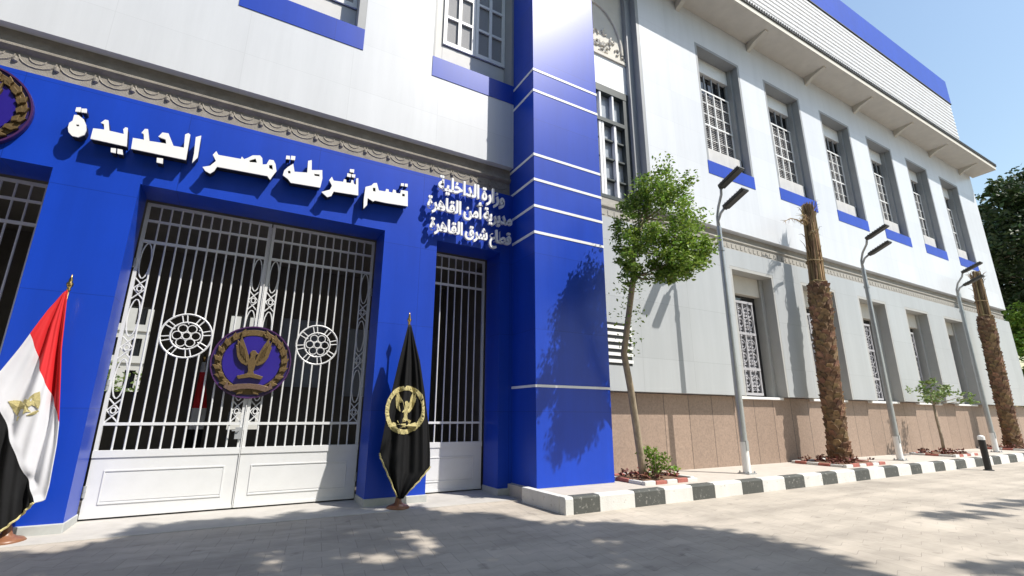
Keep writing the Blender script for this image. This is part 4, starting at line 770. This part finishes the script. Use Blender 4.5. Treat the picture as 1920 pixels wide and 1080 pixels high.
# ------------------------------------------------------------------ tree pits
def tree_pit(label, x0, x1, y0, y1, nfl):
    t = thing('tree_pit', label, 'planter', ((x0+x1)/2, (y0+y1)/2, ZS), 'red and white edged tree pits in the sidewalk')
    b = B(); n_ = 9
    for i in range(n_+1):
        for j in range(n_+1): b.v.append((x0+.06+(x1-x0-.12)*i/n_, y0+.06+(y1-y0-.12)*j/n_, ZS+.03+.05*random.random()*(0 < i < n_ and 0 < j < n_)))
    for i in range(n_):
        for j in range(n_): o = i*(n_+1)+j; b.f.append((o, o+n_+1, o+n_+2, o+1)); b.m.append(0)
    b.build('soil', m_soil, t, smooth=True)
    def side(ax, a0, a1, c0, c1):
        n = max(2, round((a1-a0)/.33)); 
        for i in range(n):
            p, q = a0+(a1-a0)*i/n+.006, a0+(a1-a0)*(i+1)/n-.006; b = B(); h = ZS+.075+random.uniform(-.012, .012); sh = random.uniform(-.01, .01)
            if ax == 0: b.box(p, q, c0+sh, c1+sh, ZS-.02, h)
            else: b.box(c0+sh, c1+sh, p, q, ZS-.02, h)
            b.build('edging_brick', m_redk if (i % 2) else m_kw, t, bevel=.012)
    side(0, x0, x1, y0, y0+.1); side(0, x0, x1, y1-.1, y1); side(1, y0+.1, y1-.1, x0, x0+.1); side(1, y0+.1, y1-.1, x1-.1, x1)
    if nfl:
        b = B(); cs = [(random.uniform(x0+.15, x1-.15), random.uniform(y0+.15, y1-.15), ZS+.12) for _ in range(nfl)]
        leaves(b, cs, [.12]*nfl, 16, .09, droop=-.1); b.build('groundcover', m_flower, t)['kind'] = 'stuff'
    return t
tree_pit('red and white edged tree pit beside the blue tower under the leafy tree', 7.22, 8.75, 7.42, 8.75, 16)
tree_pit('red and white edged tree pit round the near palm trunk', 14.5, 16.6, 7.35, 8.85, 26)
tree_pit('red and white edged tree pit round the thin sapling', 21.7, 23.6, 7.45, 8.8, 20)
tree_pit('red and white edged tree pit round the far palm trunk', 28.4, 30.4, 7.4, 8.9, 20)

# ------------------------------------------------------------------ palms with tied dry fronds
def palm(label, x, y, h, htop, lean, seed, stray):
    rg = random.Random(seed); ng = np.random.default_rng(seed)
    t = thing('palm_tree', label, 'palm tree', (x, y, ZS), 'trimmed palms standing on the sidewalk')
    def ax(z): s = (z-ZS)/(h-ZS); return (x+lean[0]*s+.04*math.sin(s*5+seed), y+lean[1]*s, z)
    def rad(z):
        s = (z-ZS)/(h-ZS); return .29+.05*math.sin(s*3.1)+(.10*(1-s/.12) if s < .12 else 0)+(.05 if .8 < s < .98 else 0)
    b = B(); zs_ = [ZS-.02+(h+.05-ZS)*i/24 for i in range(25)]
    b.tube([ax(z) for z in zs_], [rad(z)*.82 for z in zs_], 16)
    n_ = int((h-ZS)*52)
    for i in range(n_):      # old leaf bases in a rising spiral
        z = ZS+.08+(h-ZS-.1)*i/n_; th = i*2.39996+rg.uniform(-.2, .2); c = Vector(ax(z)); r = rad(z)*.80
        d_ = Vector((math.cos(th), math.sin(th), 0)); s_ = Vector((-math.sin(th), math.cos(th), 0)); up = Vector((0, 0, 1))
        w = rg.uniform(.10, .15); hh = rg.uniform(.13, .22); o_ = rg.uniform(.03, .085)
        p0 = c+d_*(r-.02)-up*.1; tip = c+d_*(r+o_)+up*hh*.75
        v = [p0-s_*w, p0+s_*w, c+d_*(r+.02)+s_*w*.75+up*hh*.3, tip+s_*w*.42, tip-s_*w*.42, c+d_*(r+.02)-s_*w*.75+up*hh*.3,
             c+d_*(r-.06)+s_*w*.7+up*hh*.6, c+d_*(r-.06)-s_*w*.7+up*hh*.6, tip-d_*.05+up*.01-s_*w*.35, tip-d_*.05+up*.01+s_*w*.35]
        b.add(v, [(0, 1, 2, 5), (5, 2, 3, 4), (4, 3, 9, 8), (8, 9, 6, 7), (1, 6, 9, 3, 2), (0, 5, 4, 8, 7)])
    b.build('trunk', m_palm, t)
    b = B(); tx, ty, _ = ax(h)
    for i in range(150):     # fronds tied upright into a bundle
        th = rg.uniform(0, 6.283); r0 = .22*math.sqrt(rg.random()); r1 = r0*rg.uniform(.55, 1.0); z1 = htop-rg.random()**2*.9; z0 = h-.25+rg.random()*.2
        tw_ = rg.uniform(-.5, .5); pts = []
        for q in range(6):
            s = q/5; r = r0*(1-s)+r1*s; a_ = th+tw_*s; pts.append((tx+lean[0]*.2*s*(htop-h)+r*math.cos(a_), ty+r*math.sin(a_), z0+(z1-z0)*s))
        wd = rg.uniform(.012, .035); b.tube(pts, [wd, wd*1.2, wd*1.1, wd, wd*.8, wd*.5], 5)
    for i in range(46):      # frayed fibre round the bundle and at its cut top
        th = rg.uniform(0, 6.283); z0 = rg.uniform(h-.1, htop-.3) if i % 2 else htop-rg.uniform(.2, .7); r0 = .19; ln = rg.uniform(.18, .5)
        p0 = Vector((tx+lean[0]*.2*(z0-h)+r0*math.cos(th), ty+r0*math.sin(th), z0)); o_ = Vector((math.cos(th), math.sin(th), 0))*rg.uniform(.03, .16)
        b.tube([p0, p0+o_*.6+Vector((0, 0, ln*.6)), p0+o_*1.3+Vector((0, 0, ln*rg.uniform(.5, 1)))], [.012, .009, .003], 4)
    for z in (h+.05, h+.75): b.tube([(tx+.235*math.cos(2*math.pi*i/16), ty+.235*math.sin(2*math.pi*i/16), z+.03*math.sin(i)) for i in range(16)], .022, 5, closed=True)
    for i in range(stray[0]):     # a few fronds that have slipped out
        th = stray[1]+rg.uniform(-.5, .5); z0 = h+rg.uniform(1.2, 2.2); L_ = rg.uniform(.5, .95)
        pts = [(tx+(.2+L_*s)*math.cos(th), ty+(.2+L_*s)*math.sin(th), z0+L_*(.75*s-.8*s*s)) for s in (0, .3, .6, 1)]
        b.tube(pts, [.02, .018, .014, .006], 5)
        for j in range(14):
            s = .35+.65*j/14; i0 = min(2, int(s*3)); pp = Vector(pts[i0]).lerp(Vector(pts[i0+1]), min(1, s*3-i0)); e_ = Vector((rg.uniform(-.15, .15), rg.uniform(-.15, .15), rg.uniform(-.2, .05)))
            b.tube([pp, pp+e_], [.01, .002], 4)
    b.build('frond_bundle', m_straw, t)
    return t
palm('brown trimmed palm trunk with tied dry fronds, nearest one in front of the white wing', 15.72, 8.1, 5.75, 8.65, (.30, -.02), 3, (9, math.pi*1.05))
palm('brown trimmed palm trunk with tied dry fronds, farthest one at the right edge', 29.6, 8.1, 6.1, 8.4, (.55, 0), 8, (0, 0))

# ------------------------------------------------------------------ leafy trees and shrubs
def branchy(b, p0, p1, r0, r1, n=6, wob=.05, rg=random):
    p0, p1 = Vector(p0), Vector(p1); pts = [p0.lerp(p1, i/n)+Vector((rg.uniform(-wob, wob), rg.uniform(-wob, wob), rg.uniform(-wob, wob)))*(0 < i < n) for i in range(n+1)]
    b.tube(pts, [r0+(r1-r0)*i/n for i in range(n+1)], 9); return pts
def tree(name, label, cat, base, trunk_pts, r0, r1, clumps, nl, size, lm, group=None, droop=.3, seed=1, sub=None, extra=()):
    rg = random.Random(seed); ng = np.random.default_rng(seed)
    t = thing(name, label, cat, base, group); b = B()
    N = len(trunk_pts)
    b.tube(trunk_pts, [r0+(r1-r0)*i/(N-1) for i in range(N)], 12)
    top = Vector(trunk_pts[-1])
    for c in clumps:
        k_ = min(range(N), key=lambda i: (Vector(trunk_pts[i])-Vector(c[:3])).length+ (0 if i else 5)); s_ = Vector(trunk_pts[max(1, k_)])
        if (s_-Vector(c[:3])).length > .12: branchy(b, s_, c[:3], max(.012, r1*.5), .006 if r1 < .1 else .03, 5, .04, rg)
    b.build('trunk', m_bark, t, smooth=True)
    f = B(); cs = []; rs = []
    for c in clumps:
        m_ = max(4, int((sub or 14)*min(1, (c[3]/.42)**.8))); nlc = 0
        for _ in range(m_):
            v = ng.normal(size=3); v /= np.linalg.norm(v); v *= ng.random()**.4*c[3]; v[2] *= c[4] if len(c) > 4 else .85
            cs.append((c[0]+v[0], c[1]+v[1], c[2]+v[2])); rs.append(c[3]*rg.uniform(.3, .55))
    leaves(f, cs, rs, nl, size, droop=droop, rng=ng)
    for p_, r_, n_ in extra: leaves(f, [p_], [r_], n_, size, droop=droop, rng=ng)
    f.build('crown', lm, t)
    return t
FT = [(7.72, 7.95, ZS), (7.62, 7.90, .7), (7.42, 7.78, 1.4), (7.22, 7.66, 2.1), (6.94, 7.5, 2.8), (6.95, 7.3, 3.6), (6.80, 6.94, 4.3), (6.85, 6.95, 4.9), (7.05, 6.8, 5.6)]
CL = [(7.55, 6.62, 6.55, .55), (7.15, 6.75, 6.25, .5), (7.95, 6.55, 6.25, .5), (7.45, 6.55, 5.75, .62), (8.1, 6.5, 5.6, .55), (7.8, 6.45, 5.1, .6), (7.35, 6.6, 5.1, .55), (8.2, 6.55, 5.1, .4), (7.5, 6.55, 4.62, .42), (6.85, 6.85, 5.9, .4), (6.75, 6.95, 5.35, .38), (6.75, 7.0, 4.85, .32),
      (7.25, 6.6, 4.25, .2), (7.75, 6.5, 4.55, .3), (6.6, 6.75, 4.6, .25), (7.0, 6.75, 5.05, .45), (7.3, 6.5, 4.55, .42), (6.75, 6.9, 4.35, .25), (7.9, 6.4, 4.7, .38)]
CL = [((c[0]*.968, c[1]*.968, 1.55+(c[2]-1.55)*.968, c[3]) if c[2] < 5.2 and c[1] < 6.9 else c) for c in CL]
tree('ficus_tree', 'slim leafy green tree with leaning pale trunk beside the blue tower', 'tree', (7.72, 7.95, ZS), FT, .085, .05, CL, 62, .074, m_leaf, seed=5, sub=17, extra=[((6.80, 7.15, 4.1), .42, 90), ((6.92, 7.3, 3.6), .40, 70), ((7.05, 7.45, 3.1), .32, 36), ((7.12, 7.5, 2.85), .16, 24)])
sp = thing('shrub', 'small bright green shrub at the foot of the leaning leafy tree', 'shrub', (7.95, 7.82, ZS))
b = B()
for i in range(9): b.tube([(7.95, 7.82, ZS), (7.95+random.uniform(-.2, .2), 7.82+random.uniform(-.2, .2), ZS+random.uniform(.3, .6))], [.01, .004], 5)
b.build('stem', m_bark, sp)
b = B(); leaves(b, [(7.95+random.gauss(0, .12), 7.82+random.gauss(0, .12), ZS+.12+.5*random.random()) for _ in range(22)], [.12]*22, 26, .075, droop=-.2); b.build('foliage', m_leafl, sp)
ST = [(22.4, 8.0, ZS), (22.42, 7.98, .8), (22.38, 8.0, 1.5), (22.45, 8.02, 2.0)]
SCL = [(22.45, 7.9, 2.5, .42), (22.0, 7.6, 2.4, .34), (22.9, 8.2, 2.35, .34), (22.1, 8.3, 2.55, .3), (22.7, 7.5, 2.55, .32), (22.4, 8.0, 2.9, .26), (23.2, 7.3, 2.25, .26), (22.9, 7.0, 2.2, .2), (21.8, 7.9, 2.2, .2)]
tree('young_tree', 'young sapling with a thin trunk and loose pale green crown against the granite base', 'tree', (22.4, 8.0, ZS), ST, .05, .035, SCL, 10, .13, m_leafs, seed=9, sub=10, droop=.2)
def big_tree(label, x, y, z0, rx, rz, n, lm, seed, size, nl, trunk_r=.3):
    rg = random.Random(seed); cl = []
    for i in range(n):
        u = rg.uniform(-1, 1); a_ = rg.uniform(0, 6.283); s = math.sqrt(1-u*u); k_ = rg.uniform(.55, 1.0)
        cl.append((x+rx*k_*s*math.cos(a_), y+rx*k_*s*math.sin(a_), z0+rz*k_*u, rx*rg.uniform(.20, .34)))
    return tree('street_tree', label, 'tree', (x, y, 0), [(x+.3, y, 0), (x+.1, y, z0*.4), (x, y, z0*.8), (x, y, z0)], trunk_r, trunk_r*.5, cl, nl, size, lm, seed=seed, sub=12)
big_tree('large dark evergreen tree rising beyond the far end of the building', 53.5, 9.6, 14.6, 6.4, 6.6, 70, m_leafd, 21, .36, 75)
big_tree('bright green tree below the dark tree beyond the building end', 46.5, 10.2, 5.4, 3.6, 3.6, 40, m_leafl, 22, .24, 55)

# tall street tree whose crown shades the paving in front of the gate
SH = [(-2.4, 7.6), (-1.3, 8.05), (-.5, 8.65), (.67, 8.75), (1.8, 8.85), (2.6, 8.6), (3.05, 8.1), (3.85, 7.45), (3.85, 6.86), (4.5, 6.2), (5.6, 5.7), (5.65, 5.2), (6.1, 4.6), (6.2, 3.86), (6.0, 3.3), (5.7, 2.7), (2, 2.3), (-2, 2.8), (-4, 5)]
def inside(p, P):
    r = False; n = len(P)
    for i in range(n):
        (x1, y1), (x2, y2) = P[i], P[(i+1) % n]
        if (y1 > p[1]) != (y2 > p[1]) and p[0] < (x2-x1)*(p[1]-y1)/(y2-y1)+x1: r = not r
    return r
rg = random.Random(4); cl = []
gaps = [(1.6, 6.0, .26), (.6, 6.3, .12), (2.3, 6.15, .14), (4.15, 4.85, .17), (4.35, 5.3, .1), (2.2, 6.9, .1), (4.0, 4.4, .14)]
while len(cl) < 760:
    p = (rg.uniform(-4, 6.5), rg.uniform(2.3, 9))
    if not inside(p, SH): continue
    ok = all(inside((p[0]+.28*math.cos(a_), p[1]+.28*math.sin(a_)), SH) for a_ in (0, 1.57, 3.14, 4.71))
    if not ok and rg.random() < .55: continue
    if any(math.hypot(p[0]-a_, p[1]-b_) < r+.25 for a_, b_, r in gaps) and rg.random() < .93: continue
    h = rg.uniform(10.6, 13.5); cl.append((p[0]+.78*h/1.75, p[1]-h/1.75, h, .36))
for p in ((10.6, 3.8), (10.2, 3.95), (11.2, 3.7), (12.7, 3.75), (13.2, 3.6), (7.1, 2.4), (7.6, 2.3), (12.0, 3.9)):
    for _ in range(1): h = rg.uniform(11, 12); cl.append((p[0]+.78*h/1.75, p[1]-h/1.75, h, .22))
t = thing('street_tree', 'tall street tree across the paving, its crown above and behind the viewer', 'tree', (4.6, -6.2, 0))
b = B(); b.tube([(4.6, -6.2, 0), (4.7, -6.0, 3), (5.2, -5.4, 6), (6.3, -4, 9), (7.0, -2.6, 11)], [.34, .28, .24, .17, .08], 12)
for i, c in enumerate(cl):
    if i % 6 == 0 and i < 760: branchy(b, (6.2, -4.1, 8.8), c[:3], .05, .01, 5, .15, rg)
b.build('trunk', m_bark, t, smooth=True)
f = B(); ng = np.random.default_rng(44); cs = []; rs = []
for c in cl:
    for _ in range(3):
        v = ng.normal(size=3)*c[3]*.42; cs.append((c[0]+v[0], c[1]+v[1], c[2]+v[2])); rs.append(.22)
leaves(f, cs, rs, 34, .20, droop=.3, rng=ng); f.build('crown', m_leafd, t)

# unseen trees added opposite and left to hold the sky off the entrance
big_tree('added unseen sky blocking tree behind the viewer, opposite the left end of the entrance', -8.5, -5.5, 11.5, 5.8, 8.5, 44, m_leafd, 31, .46, 34)
big_tree('added unseen sky blocking tree behind the viewer, opposite the middle of the entrance', -1.0, -10.5, 11.5, 6.2, 8.5, 46, m_leafd, 32, .46, 34)
big_tree('added unseen sky blocking tree behind the viewer, opposite the tower', 8.5, -13.0, 11.0, 5.8, 8.0, 44, m_leafd, 33, .46, 34)
big_tree('added unseen sky blocking tree left of the viewer, beyond the left end of the entrance', -13.5, 3.5, 9.0, 5.0, 6.8, 36, m_leafd, 34, .46, 34)  # unseen, added as a dark reflection for the tower's left face
sp = thing('shrub', 'green courtyard bush seen through the gate bars below the white house', 'shrub', (-4.7, 27, 0))
b = B()
for i in range(8): b.tube([(-4.7, 27, 0), (-4.7+random.uniform(-.9, .9), 27+random.uniform(-.5, .5), random.uniform(1.4, 2.8))], [.05, .015], 5)
b.build('stem', m_bark, sp)
b = B(); leaves(b, [(-4.7+random.uniform(-1.5, 1.3), 27+random.gauss(0, .5), random.uniform(.5, 3.6)) for _ in range(60)], [.35]*60, 26, .2); b.build('foliage', m_leafs, sp)
